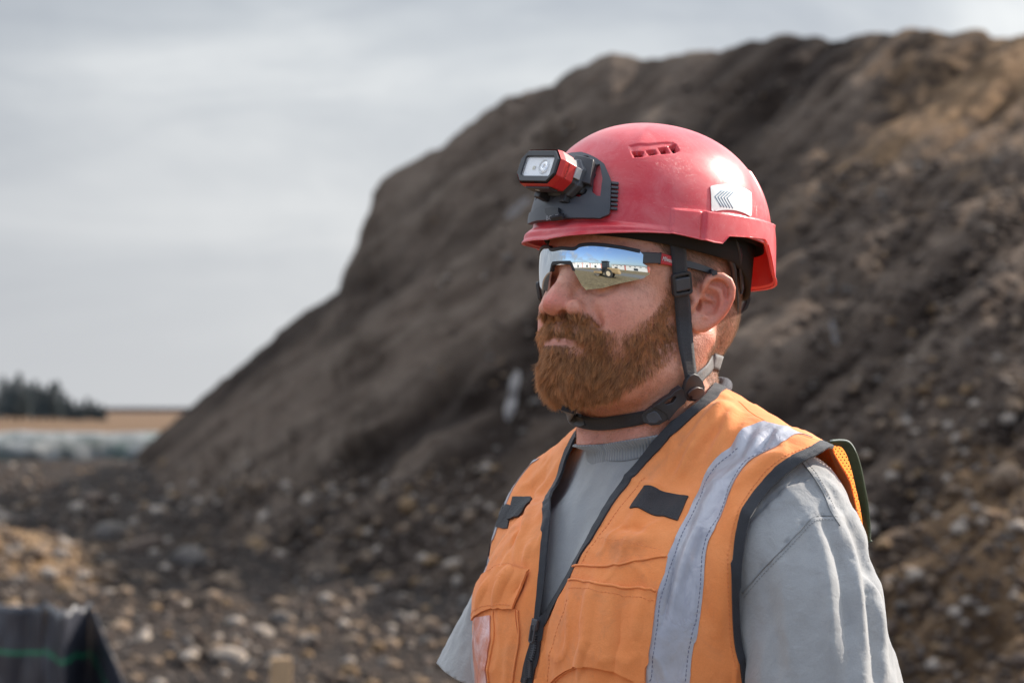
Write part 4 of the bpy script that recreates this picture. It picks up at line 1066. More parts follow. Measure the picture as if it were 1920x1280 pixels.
def radius_at(uv):
    q = (uv - GU[0]) / GS; i = np.clip(np.floor(q).astype(int), 1, NG - 3); t = q - i
    cr = lambda t: (-.5 * t + t * t - .5 * t ** 3, 1 - 2.5 * t * t + 1.5 * t ** 3, .5 * t + 2 * t * t - 1.5 * t ** 3, -.5 * t * t + .5 * t ** 3)
    wx, wy = cr(t[:, 0]), cr(t[:, 1]); r = 0
    for a in range(4):
        for b in range(4): r = r + wx[a] * wy[b] * GR[i[:, 0] + a - 1, i[:, 1] + b - 1]
    return r
def vest_base(uv):
    uv = np.asarray(uv, float); f = lambda u: VC + uv_dir(u) * radius_at(u)[:, None]
    P = f(uv); e = 4e-3; N = np.cross(f(uv + [e, 0]) - f(uv - [e, 0]), f(uv + [0, e]) - f(uv - [0, e]))
    N /= np.linalg.norm(N, axis=1, keepdims=True) + 1e-12; N *= np.sign((N * (P - VC)).sum(1, keepdims=True)); return P, N
gu = np.linspace(-2.2, 2.2, 150); G = np.stack(np.meshgrid(gu, gu, indexing='ij'), -1).reshape(-1, 2)
P, N = vest_base(G); nG = len(gu); idx = np.arange(nG * nG).reshape(nG, nG)
Fv = np.stack([idx[:-1, :-1], idx[1:, :-1], idx[1:, 1:], idx[:-1, 1:]], -1).reshape(-1, 4)
vest_surf = Surf(t2w(P), Fv)
def V_(px, py):
    """photo pixel -> vest chart; walks inward when the ray misses"""
    for k in range(60):
        h, n_ = vest_surf.px(px + (1210 - px) * k * .01, py + (k * 1.0 if py < 900 else 0))
        if h is not None: return t2uv(w2t(h[None]))[0]
    raise ValueError((px, py))
def Vs(*pts): return [V_(*p) for p in pts]
def Tp(x, f, z): return t2uv(np.array([[x, f, z]], float))[0]
# folds: (pixel polyline, width m, height m)
FOLDS = [([(1362, 758), (1338, 800), (1300, 850), (1268, 900)], .0045, .0050), ([(1350, 765), (1310, 812), (1262, 868)], .0040, .0034), ([(1372, 770), (1362, 815), (1330, 870)], .0050, .0045),
    ([(1400, 800), (1380, 850)], .004, .003), ([(1255, 880), (1230, 905), (1180, 1000)], .007, .0030), ([(1425, 815), (1405, 860), (1360, 900)], .004, .0028), ([(1450, 812), (1425, 845), (1395, 870)], .003, -.0025),
    ([(1345, 900), (1330, 960), (1290, 1040), (1262, 1120)], .006, .0035), ([(1370, 900), (1352, 960), (1340, 1010)], .004, -.003), ([(1270, 1020), (1262, 1090), (1240, 1180)], .005, -.0028),
    ([(1395, 900), (1430, 868), (1480, 850)], .007, .0040), ([(1340, 1000), (1350, 1080), (1345, 1200)], .009, .0035),
    ([(1045, 880), (1010, 930), (985, 990), (968, 1050)], .006, .0042), ([(1020, 900), (1000, 915), (975, 1000), (940, 1060)], .005, -.0032), ([(1000, 1020), (985, 1060)], .005, .003),
    ([(948, 1085), (960, 1075), (935, 1130)], .004, .0030), ([(925, 1095), (905, 1140)], .004, .0022), ([(985, 1090), (965, 1120)], .005, -.002),
    ([(1110, 1120), (1105, 1200), (1080, 1280)], .007, .0026), ([(1165, 1115), (1160, 1200), (1150, 1280)], .008, -.0024), ([(1205, 1115), (1195, 1200)], .006, .0022), ([(1130, 1010), (1180, 1020), (1240, 1000)], .008, .0028), ([(1160, 990), (1220, 1005)], .005, -.0020)]
FU = [(np.array(Vs(*pl)), w / .26, h) for pl, w, h in FOLDS]
def vest_loc(uv):
    uv = np.asarray(uv, float); P, N = vest_base(uv)
    d = np.zeros(len(uv))
    for pl, w, h in FU:
        s, t = seg_dist(uv, pl); d += 1.5 * h * np.exp(-(s / w) ** 2) * np.sin(np.clip(t * .9 + .08, 0, 1) * math.pi) ** .6
    d += vnoise(P * np.array([1, 1, .55]), 16, 21, 3) * .0042 + vnoise(P * np.array([1.3, 1.3, .7]), 46, 23, 3) * .0012 + np.clip(1 - np.abs(vnoise(P * np.array([1.2, 1.2, .5]), 24, 27, 2)) * 2.2, 0, 1) ** 3 * .0022
    P = P + N * d[:, None]
    # refresh normals with the fold slope
    return P, N
def loc_w(uv):
    P, N = vest_loc(uv); e = 2e-3
    Pu, _ = vest_loc(np.asarray(uv) + [e, 0]); Pv, _ = vest_loc(np.asarray(uv) + [0, e])
    n = np.cross(Pu - P, Pv - P); n /= np.linalg.norm(n, axis=1, keepdims=True) + 1e-12
    n *= np.sign((n * N).sum(1, keepdims=True)); n = np.where(np.abs((n * N).sum(1, keepdims=True)) < .3, N, n)
    W = t2w(P); W1 = t2w(P + n * .01); return W, (W1 - W) / .01
vest = thing('safety_vest', 'orange high visibility vest with black binding and silver tape worn over grey t-shirt', 'safety vest', tuple(TOR_T))
def vpatch(name, uvpoly, m, step=.008, th=.0012, lift=0., smooth=True, parent=None, **kw):
    V, F, v2 = patch(uvpoly, loc_w, step, th, lift, **kw); return autosmooth(obj(name, V, F, m, parent or vest), 50)
def strip(line, w0, w1=None, n=60, ext=0):
    """thin polygon around a chart polyline; w0 left, w1 right side offsets (radians)"""
    L = spline(line, n); t = np.gradient(L, axis=0); t /= np.linalg.norm(t, axis=1, keepdims=True); nrm = np.stack([-t[:, 1], t[:, 0]], -1)
    w1 = w0 if w1 is None else w1
    return [tuple(p) for p in np.vstack([L + nrm * w0, (L - nrm * w1)[::-1]])]
Z = -.0
# edges in chart space
vr = Vs((1364, 728), (1340, 748), (1299, 783), (1242, 836), (1210, 870), (1177, 914), (1130, 980), (1100, 1030), (1070, 1078), (1045, 1125), (1022, 1170), (1003, 1230), (988, 1278))
vl = Vs((1088, 812), (1060, 862), (1036, 924), (1024, 982), (1017, 1043), (1011, 1107), (1006, 1160), (996, 1210), (985, 1250), (978, 1278))
zb = Tp(0, .2, 1.02)
seam = [(1364, 728), (1385, 752), (1412, 777), (1440, 795), (1480, 810), (1515, 824), (1552, 829)]
seam_uv = Vs(*seam)
arm_n = Vs((1552, 829), (1520, 843), (1470, 871), (1430, 906), (1400, 951), (1381, 1010), (1373, 1100), (1376, 1190), (1388, 1270))
arm_low = [Tp(.19, .055, 1.24), Tp(.20, .0, 1.21), Tp(.19, -.06, 1.24)]
arm_back = [Tp(.150, -.11, 1.32), Tp(.195, -.10, 1.40), Tp(.215, -.075, 1.47)]
hem = lambda a: Tp(.2 * math.sin(a), .2 * math.cos(a), 1.03)
nf = spline(vr, 50).tolist() + [zb] + [hem(a) for a in np.linspace(.05, 1.55, 12)] + [Tp(.20, .0, 1.15)] + [arm_low[1]] + [arm_low[0]] + spline(arm_n, 40)[::-1].tolist() + spline(seam_uv, 24)[::-1].tolist()[1:-1]
near_panel = vpatch('front_panel', nf, M_orange, label=None)if False else vpatch('front_panel', nf, M_orange)
# far panel: own edge from the photograph, its shoulder and armhole mirrored from the near side
mir = lambda L: [np.array([-p[0] * .97, p[1]]) for p in L]
vtop = mir(seam_uv)
ff = spline(vl, 44).tolist() + [zb + np.array([-.002, 0])] + [hem(-a) for a in np.linspace(.05, 1.55, 12)] + [Tp(-.20, .0, 1.15)] + mir([arm_low[1], arm_low[0]]) + mir(spline(arm_n, 40)[::-1]) + mir(spline(seam_uv, 24)[::-1][1:-3]) + [(vl[0] + vtop[0]) / 2]
far_panel = vpatch('front_panel', ff, M_orange)
# back panel of open mesh
bk = seam_uv + [Tp(.165, -.055, 1.50), Tp(.155, -.085, 1.45)] + arm_back[:1] + [arm_low[2], arm_low[1], Tp(.20, .0, 1.15)] + [hem(a) for a in np.linspace(1.55, 2 * math.pi - 1.55, 24)] + [Tp(-.20, .0, 1.15), mir([arm_low[1]])[0], mir([arm_low[2]])[0]] + mir(arm_back[:1]) + mir([Tp(.155, -.085, 1.45), Tp(.165, -.055, 1.50)]) + mir(seam_uv[::-1]) + [Tp(-.05, -.075, 1.60), Tp(0, -.085, 1.60), Tp(.05, -.075, 1.60)]
back_panel = vpatch('back_panel', bk, M_orange, step=.02)
tick('vest panels')
vpatch('neck_binding', strip(vr, .028, .004), M_trim, step=.006, th=.0026, lift=.0006)
vpatch('neck_binding', strip(vl, .004, .026), M_trim, step=.006, th=.0026, lift=.0006)
an = arm_n + arm_low
vpatch('armhole_binding', strip(an, .004, .030, 90), M_trim, step=.007, th=.0028, lift=.0004)
vpatch('armhole_binding', strip(mir(an), .030, .004, 90), M_trim, step=.008, th=.0028, lift=.0004)
SL = [(1400, 806), (1374, 835), (1327, 882), (1313, 928), (1292, 964), (1271, 999), (1252, 1041), (1238, 1092), (1228, 1130), (1221, 1196), (1212, 1278)]
SR = [(1500, 816), (1453, 844), (1407, 867), (1383, 900), (1360, 947), (1346, 985), (1327, 1032), (1318, 1102), (1308, 1172), (1299, 1219), (1292, 1278)]
sl_uv = Vs((1432, 793), *SL); sr_uv = Vs((1522, 824), *SR)
tape = spline(sl_uv, 60).tolist() + [Tp(.10, .2, 1.03), Tp(.14, .18, 1.03)] + spline(sr_uv, 60)[::-1].tolist()
vpatch('reflective_tape', tape, M_silver, step=.006, th=.0009, lift=.0014)
fo = Vs((1012, 862), (996, 878), (978, 905), (962, 935), (944, 972), (930, 1010), (921, 1045), (914, 1080))
fo = spline(fo, 40); ft = [tuple(p) for p in fo] + [Tp(-.10, .2, 1.03), Tp(-.14, .18, 1.03)] + [(p[0] - .20 - .05 * t, p[1] - .02) for p, t in zip(fo[::-1], np.linspace(1, 0, 40))]
vpatch('reflective_tape', ft, M_silver, step=.009, th=.0009, lift=.0014)
# ------------------------------------------------------------------ hard hat (its own frame = head frame)
HA, HB, HF0, HZ, HTOP = .0990, .1255, -.0085, .070, .1785
RIM_A = np.array([0, 18, 30, 45, 60, 80, 83.5, 87, 100, 112, 116, 127, 140, 180.]); RIM_Z = np.array([.0500, .0535, .0560, .0585, .0600, .0575, .0580, .0660, .0700, .0730, .0690, .0440, .0400, .0395])
def rim_z(phi): return np.interp(np.degrees(np.abs(phi)), RIM_A, RIM_Z) - .0085 * sstep(.25, -1.0, phi) * sstep(-2.4, -1.6, phi)
HFEAT = {}
def helm_local(uv, disp=True, off=0.):
    """chart (rho sin, rho cos), rho 0..1 dome, 1..1.6 skirt down to the rim at 1.6"""
    uv = np.asarray(uv, float); rho = np.linalg.norm(uv, axis=1) + 1e-9; phi = np.arctan2(uv[:, 0], uv[:, 1])
    t = np.clip(rho, 0, 1) * math.pi / 2; e = 2 / 2.2
    c = np.sign(np.cos(t)) * np.abs(np.cos(t)) ** e; s = np.abs(np.sin(t)) ** e
    k = np.clip((rho - 1) / .6, 0, 1); zr = rim_z(phi)
    z = np.where(rho <= 1, HZ + (HTOP - HZ) * c, HZ + 0 * c)
    # below the equator blend towards the rim line
    zr_eff = zr; top = np.minimum(HZ, zr + .004)
    z = np.where(rho <= 1, z, HZ + (zr_eff - HZ) * k)
    fl = 1 + .020 * np.clip((HZ + .02 - z) / .03, 0, 3)
    front = np.exp(-(np.degrees(phi) / 48) ** 4)
    x = (HA * s * np.sin(phi)) * fl; f = (HB * s * np.cos(phi)) * fl + HF0
    brim = sstep(.30, .85, k) * front * .0085
    x = x + brim * np.sin(phi); f = f + brim * np.cos(phi); z = z - sstep(.80, 1., k) * front * .0045
    P = np.stack([x, f, z], -1)
    if disp:
        n = P - np.array([0, HF0, .055]); n[:, 2] *= .8; n /= np.linalg.norm(n, axis=1, keepdims=True) + 1e-9
        d = off + 0 * rho; u2 = np.stack([np.abs(uv[:, 0]), uv[:, 1]], -1); deg = np.degrees(np.abs(phi))
        bz = .083 + np.clip(deg - 60, 0, 120) / 68 * .011
        band = sstep(.0012, -.0012, z - bz)
        d = d + band * (sstep(59.0, 60.4, deg) * .0028 + sstep(73.6, 75.2, deg) * .0026)
        d = d - band * np.exp(-((deg - 74.2) / .8) ** 2) * .0016
        d = d + sstep(126, 129, deg) * sstep(.1455, .1425, z) * sstep(.09, .10, z) * .0016
        if 'recess' in HFEAT:
            r = poly_sdf(u2, HFEAT['recess']); d = d - sstep(.004, -.014, r) * .0016
            for sl in HFEAT['slots']: d = d - sstep(.0030, -.0010, poly_sdf(u2, sl)) * .0030
        # shallow facets beside the lamp mount and a rolled edge at the rim
        d = d + np.exp(-((deg - 38) / 5) ** 2) * sstep(.11, .14, z) * sstep(.176, .165, z) * .0012
        d = d + sstep(.90, .97, k) * .0016
        P = P + n * d[:, None]
    return P
def helm_loc(uv):
    e = 3e-3; uv = np.asarray(uv, float); P = helm_local(uv)
    n = np.cross(helm_local(uv + [e, 0]) - helm_local(uv - [e, 0]), helm_local(uv + [0, e]) - helm_local(uv - [0, e]))
    n /= np.linalg.norm(n, axis=1, keepdims=True) + 1e-12
    n *= np.sign((n * (P - np.array([0, HF0, .04]))).sum(1, keepdims=True))
    W = h2w(P); return W, (h2w(P + n * .01) - W) / (.01 * HS)
def polar_grid(na, rows):
    a = np.linspace(0, 2 * math.pi, na, endpoint=False)
    return np.concatenate([np.stack([r * np.sin(a), r * np.cos(a)], -1) for r in rows])
rows0 = np.r_[np.linspace(.004, 1, 40), np.linspace(1.03, 1.6, 14)]
UV0 = polar_grid(180, rows0); P0 = h2w(helm_local(UV0))
def ring_faces(na, nr, o=0):
    i = np.arange(nr - 1)[:, None] * na; k = np.arange(na)[None]; k2 = (k + 1) % na
    return (np.stack([i + k, i + k2, i + na + k2, i + na + k], -1).reshape(-1, 4) + o)
helm_surf = Surf(P0, ring_faces(180, len(rows0)))
# nearest chart coordinate of a world point on the helmet
from mathutils.kdtree import KDTree
kd = KDTree(len(P0)); [kd.insert(tuple(p), i) for i, p in enumerate(P0)]; kd.balance()
def H_(px, py):
    for k in range(80):
        h, n_ = helm_surf.px(px + (1215 - px) * k * .004, py + (360 - py) * k * .004)
        if h is not None: break
    c, i, d = kd.find(Vector(h)); uv = UV0[i].copy()
    for _ in range(6):                                             # Gauss-Newton on the chart
        e = 1e-3; b = h2w(helm_local(uv[None], False))[0]; J = np.stack([(h2w(helm_local((uv + np.eye(2)[j] * e)[None], False))[0] - b) / e for j in range(2)], -1)
        du, *_ = np.linalg.lstsq(J, h - b, rcond=None); uv = uv + np.clip(du, -.05, .05)
    return uv
def Hs(*p): return [H_(*q) for q in p]
HFEAT_r = Hs((1178, 273), (1215, 269), (1262, 266), (1275, 283), (1264, 289), (1204, 295), (1187, 296))
HFEAT_s = [Hs((1184, 284), (1206, 283), (1204, 293), (1190, 295)), Hs((1211, 281), (1228, 279), (1232, 288), (1218, 291)), Hs((1234, 276), (1249, 274), (1255, 285), (1241, 288)), Hs((1254, 272), (1267, 270), (1273, 283), (1263, 285))]
HFEAT['slots'] = HFEAT_s; HFEAT['recess'] = HFEAT_r
def red_fn(nt, b):
    v = objc(nt); n1 = nt.noise(28, v, 6, .65, dist=.5); n2 = nt.noise(9, v, 4); sp = nt.noise(600, v, 2, .7)
    sc = nt.noise(60, nt.mapping(v, scale=(1, 5, 9), rot=(.6, .3, 1.)), 6, .75, dist=2.)
    sc2 = nt.noise(70, nt.mapping(v, scale=(8, 1, 3), rot=(.2, 1.1, .4)), 6, .75, dist=2.)
    scr = nt.math('MAXIMUM', nt.ramp(sc, [(.61, 0.), (.66, 1.)]), nt.ramp(sc2, [(.62, 0.), (.67, 1.)]))
    c = nt.mix(nt.ramp(n2, [(.35, 0.), (.7, 1.)]), (.68, .040, .056), (.76, .072, .088))
    c = nt.mix(nt.math('MULTIPLY', nt.ramp(n1, [(.40, 0.), (.66, 1.)]), .50), c, (.80, .24, .25))
    c = nt.mix(nt.math('MULTIPLY', scr, .60), c, (.75, .28, .28))
    c = nt.mix(nt.ramp(sp, [(.735, 0.), (.78, .5)]), c, (.8, .42, .40))
    r = nt.math('ADD', nt.ramp(n1, [(.3, .27), (.7, .40)]), nt.math('MULTIPLY', scr, .18))
    return {'Base Color': c, 'Roughness': r, 'Normal': nt.bump(scr, .35, .0008, nt.bump(n1, .16, .0025))}
M_red = mat('red_plastic', (.6, .03, .04), .3, fn=red_fn, coat=.15, **{'Coat Roughness': .18, 'Subsurface Weight': .12, 'Subsurface Radius': (.012, .001, .001), 'Subsurface Scale': .3})
def translucent(m, col, fac):
    """let part of the sunlight through a thin shell"""
    nt = NT(m.node_tree); b = nt.n['Principled BSDF']; out = [q for q in nt.n if q.type == 'OUTPUT_MATERIAL'][0]
    t = nt.add('ShaderNodeBsdfTranslucent', {'Color': col}); mx = nt.n.new('ShaderNodeMixShader'); mx.inputs[0].default_value = fac
    nt.l.new(b.outputs[0], mx.inputs[1]); nt.l.new(t.outputs[0], mx.inputs[2]); nt.l.new(mx.outputs[0], out.inputs[0])
translucent(M_red, (.95, .05, .03), .16)
hat = thing('hard_hat', 'scuffed red ventilated hard hat with white sticker and chin strap on the worker', 'hard hat', tuple(h2w(np.array([0, 0, .05]))))
D_ = bool(os.environ.get('DRAFT'))
na = 300 if D_ else 720
rows = np.r_[np.linspace(.004, .30, 14 if D_ else 26), np.linspace(.31, 1, 50 if D_ else 130), np.linspace(1.006, 1.6, 30 if D_ else 60)]
UVg = polar_grid(na, rows)
outer = helm_local(UVg); inner = helm_local(UVg, True, -.0028) * 1.0
inner[:, 2] = np.maximum(inner[:, 2], -1)
Vh = np.vstack([h2w(outer), h2w(inner)]); n1 = len(outer); nr = len(rows)
Fo = ring_faces(na, nr)[:, ::-1]; Fi = ring_faces(na, nr, n1)
k = np.arange(na); k2 = (k + 1) % na; lo = (nr - 1) * na
Fr = np.stack([lo + k, lo + k2, n1 + lo + k2, n1 + lo + k], -1)
Fh = np.vstack([Fo, Fi, Fr])
# open the vent slots right through the shell
cen = UVg[Fo].mean(1); cu = np.stack([np.abs(cen[:, 0]), cen[:, 1]], -1); opn = np.zeros(len(cen), bool)
for sl in HFEAT_s: opn |= poly_sdf(cu, sl) < -.006
Fh = np.vstack([Fo[~opn], Fi[~opn], Fr])
shell = obj('shell', Vh, Fh, M_red, hat)
tick('hard hat shell')
M_black = mat('black_plastic', (.022, .022, .026), .42, fn=lambda nt, b: {'Normal': nt.bump(nt.noise(900, objc(nt), 2, .6), .10, .0005), 'Base Color': nt.mix(nt.noise(60, objc(nt), 4), (.016, .016, .020), (.038, .037, .042))})
M_grey_pl = mat('charcoal_plastic', (.05, .052, .06), .45, fn=lambda nt, b: {'Normal': nt.bump(nt.noise(700, objc(nt), 2, .6), .12, .0005), 'Base Color': nt.mix(nt.noise(50, objc(nt), 4), (.040, .042, .050), (.070, .072, .082))})
def web_fn(nt, b):
    v = objc(nt); w = nt.add('ShaderNodeTexWave', {'Vector': v, 'Scale': 260., 'Distortion': 1.5}, bands_direction='Z').outputs['Fac']; n = nt.noise(900, v, 2)
    return {'Base Color': nt.mix(n, (.010, .010, .012), (.040, .038, .042)), 'Normal': nt.bump(w, .22, .0005, nt.bump(n, .5, .0006))}
M_web = mat('black_webbing', (.02, .02, .02), .7, fn=web_fn, **{'Sheen Weight': .2})
M_webg = mat('grey_webbing', (.2, .2, .2), .8, fn=lambda nt, b: {'Base Color': nt.mix(nt.noise(500, objc(nt), 3), (.10, .10, .10), (.30, .30, .30)), 'Normal': nt.bump(nt.noise(900, objc(nt), 2), .5, .0007)})
M_foam = mat('black_foam', (.012, .012, .013), .95)
def hpatch(name, poly, m, step=.012, th=.001, lift=.0005, parent=None, **kw):
    V, F, v2 = patch(poly, helm_loc, step, th, lift, **kw); return autosmooth(obj(name, V, F, m, parent or hat), 40)
mh = lambda L: [(-p[0], p[1]) for p in L]
# liner: headband and suspension seen under the rim
a = np.linspace(0, 2 * math.pi, 96, endpoint=False)
def band_mesh(zlo, zhi, ra, rb, th, zf=None):
    rws = []
    for dz, dr in ((zlo, 0), (zhi, 0), (zhi, th), (zlo, th)):
        z = dz(a) if callable(dz) else dz + 0 * a
        rws.append(np.stack([(ra + dr) * np.sin(a), (rb + dr) * np.cos(a) + HF0 + .003, z], -1))
    V = np.vstack(rws); F = np.vstack([np.stack([i * 96 + np.arange(96), i * 96 + (np.arange(96) + 1) % 96, ((i + 1) % 4) * 96 + (np.arange(96) + 1) % 96, ((i + 1) % 4) * 96 + np.arange(96)], -1) for i in range(4)])
    return h2w(V), F
V, F = band_mesh(lambda p: .050 + .004 * np.cos(p) - .022 * sstep(1.75, 2.7, np.abs((p + math.pi) % (2 * math.pi) - math.pi)), lambda p: .078 + 0 * p, .0815, .1085, .005)
obj('headband', V, F, M_foam, hat)
V, F = band_mesh(.072, .150, .086, .108, .004)
top = [h2w(np.array([[.0, HF0, .160]]))[0]]
U = polar_grid(96, np.linspace(.02, 1.0, 12)); Pl = helm_local(U, True, -.012)
obj('liner', h2w(Pl), ring_faces(96, 12), M_foam, hat)
# rear adjuster: dark cradle arm behind the ear and the curved dial loop behind the nape
for s in (1, -1):
    pts = np.array([(s * .079, -.022, .060), (s * .079, -.038, .047), (s * .073, -.050, .030), (s * .064, -.064, .014), (s * .046, -.083, .002), (s * .02, -.097, -.002), (0, -.099, -.002)])
    L = spline(pts, 26); V, F = tube(h2w(L), .0030, 8); obj('cradle_arm', V, F, M_black, hat)
    tk = spline(np.array([(s * .079, -.030, .085), (s * .080, -.046, .062), (s * .074, -.056, .044), (s * .067, -.068, .026)]), 16)
    t_ = h2w(tk); T_ = np.gradient(t_, axis=0); T_ /= np.linalg.norm(T_, axis=1, keepdims=True); o_ = t_ - h2w(np.array([0, -.02, .03])); o_ /= np.linalg.norm(o_, axis=1, keepdims=True); W_ = np.cross(T_, o_); W_ /= np.linalg.norm(W_, axis=1, keepdims=True)
    V, F = ribbon(t_, W_, np.cross(W_, T_), .011, .0025); obj('liner_strap', V, F, M_black, hat)
lp = [(1378, 541), (1392, 541), (1403, 548), (1406, 562), (1400, 578), (1388, 588), (1378, 592), (1381, 585), (1391, 579), (1397, 566), (1394, 552), (1384, 548)]
base_y = 2.455
V, F, _ = patch(lp, lambda p: (at(p[:, 0], p[:, 1], base_y + 0 * p[:, 0]), np.tile([.3, -.95, 0.], (len(p), 1))), 3, .007, -.0035)
bevel(autosmooth(obj('adjuster_loop', V, F, M_black, hat), 30), .0008)
# sticker with five chevrons
st = Hs((1331, 351), (1333, 349), (1404, 359), (1407, 361), (1409, 404), (1407, 406), (1338, 397), (1335, 394))
M_white = mat('white_sticker', (.72, .72, .70), .35, fn=lambda nt, b: {'Base Color': nt.mix(nt.ramp(nt.noise(40, objc(nt), 5, .7), [(.5, 0.), (.8, .5)]), (.74, .73, .71), (.50, .46, .46))})
M_ink = mat('blue_grey_print', (.12, .22, .32), .5)
sticker = hpatch('sticker', st, M_white, .010, .0004, .0006)
ox, oy, k_ = 940, 210, 3.556
for i in range(5):
    X = 1440 + i * 22; X2 = 1462 + i * 22
    pts = [(1470 + i * 19, 522 + i * 2.5), (1420 + i * 20, 566 + i * 2.6), (1462 + i * 19, 634 + i * 2.6)]
    L = np.array([H_(x / k_ + ox, y / k_ + oy) for x, y in pts]); t = []
    q = [L[0], L[1], L[2]]; w = .0033
    def offs(q, w):
        o = []
        for j in range(3):
            a_, b_ = q[max(j - 1, 0)], q[min(j + 1, 2)]; d = (b_ - a_) / np.linalg.norm(b_ - a_); o.append(tuple(q[j] + np.array([-d[1], d[0]]) * w))
        return o
    V, F, _ = patch(offs(q, w) + offs(q, -w)[::-1], helm_loc, .02, .0002, .0011); obj('chevron', V, F, M_ink, sticker)
# lamp mount on the brow of the hat
half = Hs((1080, 291), (1094, 292), (1135, 313), (1147, 342), (1145, 401), (1141, 406), (1126, 413), (1063, 415))
half = [h for h in half]; half[0] = np.array([.0, np.linalg.norm(half[1])]); mid_b = np.array([0., H_(1063, 415)[1]])
outl = [tuple(p) for p in half[1:]] + [tuple(mid_b)] ; outl = outl + mh(half[1:])[::-1] + [tuple(half[0])]
holes = [Hs((1084, 301), (1106, 299), (1113, 306), (1087, 307)), Hs((1121, 315), (1127, 313), (1132, 339), (1128, 371), (1122, 371), (1113, 363), (1115, 337)), Hs((1042, 376), (1046, 366), (1100, 356), (1105, 360), (1102, 367), (1090, 373))]
holes = [[tuple(p) for p in h] for h in holes]; holes = holes + [mh(h)[::-1] for h in holes]
mount = hpatch('lamp_mount', outl, M_grey_pl, .018, .0030, .0022, holes=holes)
bevel(mount, .0007, 2)
low = Hs((1063, 392), (1092, 388), (1110, 395), (1144, 394), (1145, 401), (1141, 406), (1126, 413), (1063, 415)); low[0][0] = 0; low[-1][0] = 0
lw = [tuple(p) for p in low] + mh([low[i] for i in range(len(low) - 2, 0, -1)])
bevel(hpatch('mount_apron', lw, M_grey_pl, .018, .0018, .0050), .0006, 2)
for i in range(7):
    y = 343 + i * 7.8
    q = Hs((1147 - i * .25, y), (1161 - i * .45, y + 1.5), (1160 - i * .45, y + 6.2), (1146.5 - i * .25, y + 5))
    for m_ in (q, mh(q)): bevel(hpatch('mount_rib', [tuple(p) for p in m_], M_grey_pl, .02, .0036, .0006), .0005, 1)
cl = [tuple(p) for p in Hs((1038, 397), (1060, 395), (1061, 424), (1041, 427))]
clip_ = bevel(hpatch('mount_clip', cl, M_black, .02, .0035, .0075), .0006, 2)
def text_mesh(s, size, th=.0002, shear=0., sx=1.):
    c = bpy.data.curves.new('lettering', 'FONT'); c.body = s; c.size = size; c.extrude = th; c.align_x = 'CENTER'; c.align_y = 'CENTER'; c.shear = shear; c.resolution_u = 2
    o = bpy.data.objects.new('lettering', c); COL.objects.link(o); dg = bpy.context.evaluated_depsgraph_get(); me = o.evaluated_get(dg).to_mesh()
    V = np.array([v.co for v in me.vertices]); F = [tuple(p.vertices) for p in me.polygons]; V[:, 0] *= sx
    bpy.data.objects.remove(o); bpy.data.curves.remove(c); return V, F
def lettering(name, s, size, org, ux, uy, m, parent, shear=0., sx=1.):
    V, F = text_mesh(s, size, .00015, shear, sx); ux = np.array(ux) / np.linalg.norm(ux); uy = np.array(uy) - ux * (np.array(uy) @ ux); uy /= np.linalg.norm(uy); n = np.cross(ux, uy)
    return obj(name, org + V[:, :1] * ux + V[:, 1:2] * uy + V[:, 2:] * n, F, m, parent, smooth=False)
M_tgrey = mat('grey_print', (.30, .30, .32), .5)
M_twhite = mat('white_print', (.75, .74, .72), .5)
c0, n0 = helm_loc(np.array([H_(1050, 414)])); c1, _ = helm_loc(np.array([H_(1058, 413)])); ux = c1[0] - c0[0]
lettering('lettering', 'BOLT', .0062, c0[0] + n0[0] * .0114, ux, np.array([0, 0, 1.]), M_tgrey, clip_)
tick('hat parts')

# ------------------------------------------------------------------ straps
def px_loc(off=0.):
    def f(p):
        P = []; 
        for x, y in np.asarray(p, float):
            for k in range(60):
                h, _ = head_surf.px(x + (1215 - x) * k * .006, y)
                if h is not None: break
            P.append(h)
        P = np.array(P); N = grad(body_sdf_w, P, .006); return P + N * off, N
    return f
def strap_px(pts, width, off, th=.0016, n=40, back=None, depth=None):
    pts = spline(np.array(pts, float), n); P, N = px_loc()(pts)
    if depth is not None:
        D = np.interp(np.linspace(0, 1, n), *depth); P = at(pts[:, 0], pts[:, 1], D)
    o = np.interp(np.linspace(0, 1, n), np.linspace(0, 1, len(off)), off)[:, None] if isinstance(off, (list, tuple)) else off
    for _ in range(6): N[1:-1] = (N[:-2] + N[1:-1] * 2 + N[2:]) / 4
    P = P + N * o
    for _ in range(8): P[1:-1] = (P[:-2] + P[1:-1] * 2 + P[2:]) / 4
    T = np.gradient(P, axis=0); T /= np.linalg.norm(T, axis=1, keepdims=True); W = np.cross(T, N); W /= np.linalg.norm(W, axis=1, keepdims=True); N = np.cross(W, T)
    return P, W, N, T
def mirror_w(W): h = w2h(W); h[..., 0] *= -1; return h2w(h)
P, W, N, T = strap_px([(1262, 430), (1266, 470), (1271, 520), (1277, 580), (1281, 640), (1286, 712)], .017, [.006, .005, .004, .005, .006, .008])
V, F = ribbon(P, W, N, np.interp(np.linspace(0, 1, 40), [0, .3, 1], [.0195, .0165, .0150]), .0014)
obj('chin_strap', V, F, M_web, hat); obj('chin_strap', mirror_w(V), [tuple(f)[::-1] for f in F], M_web, hat)
def frame_at(P, T, N): T = T / np.linalg.norm(T); N = N - T * (N @ T); N /= np.linalg.norm(N); return np.stack([np.cross(T, N), T, N], -1)
i = 14; R_ = frame_at(P[i], T[i], N[i]); c = P[i] + N[i] * .0015
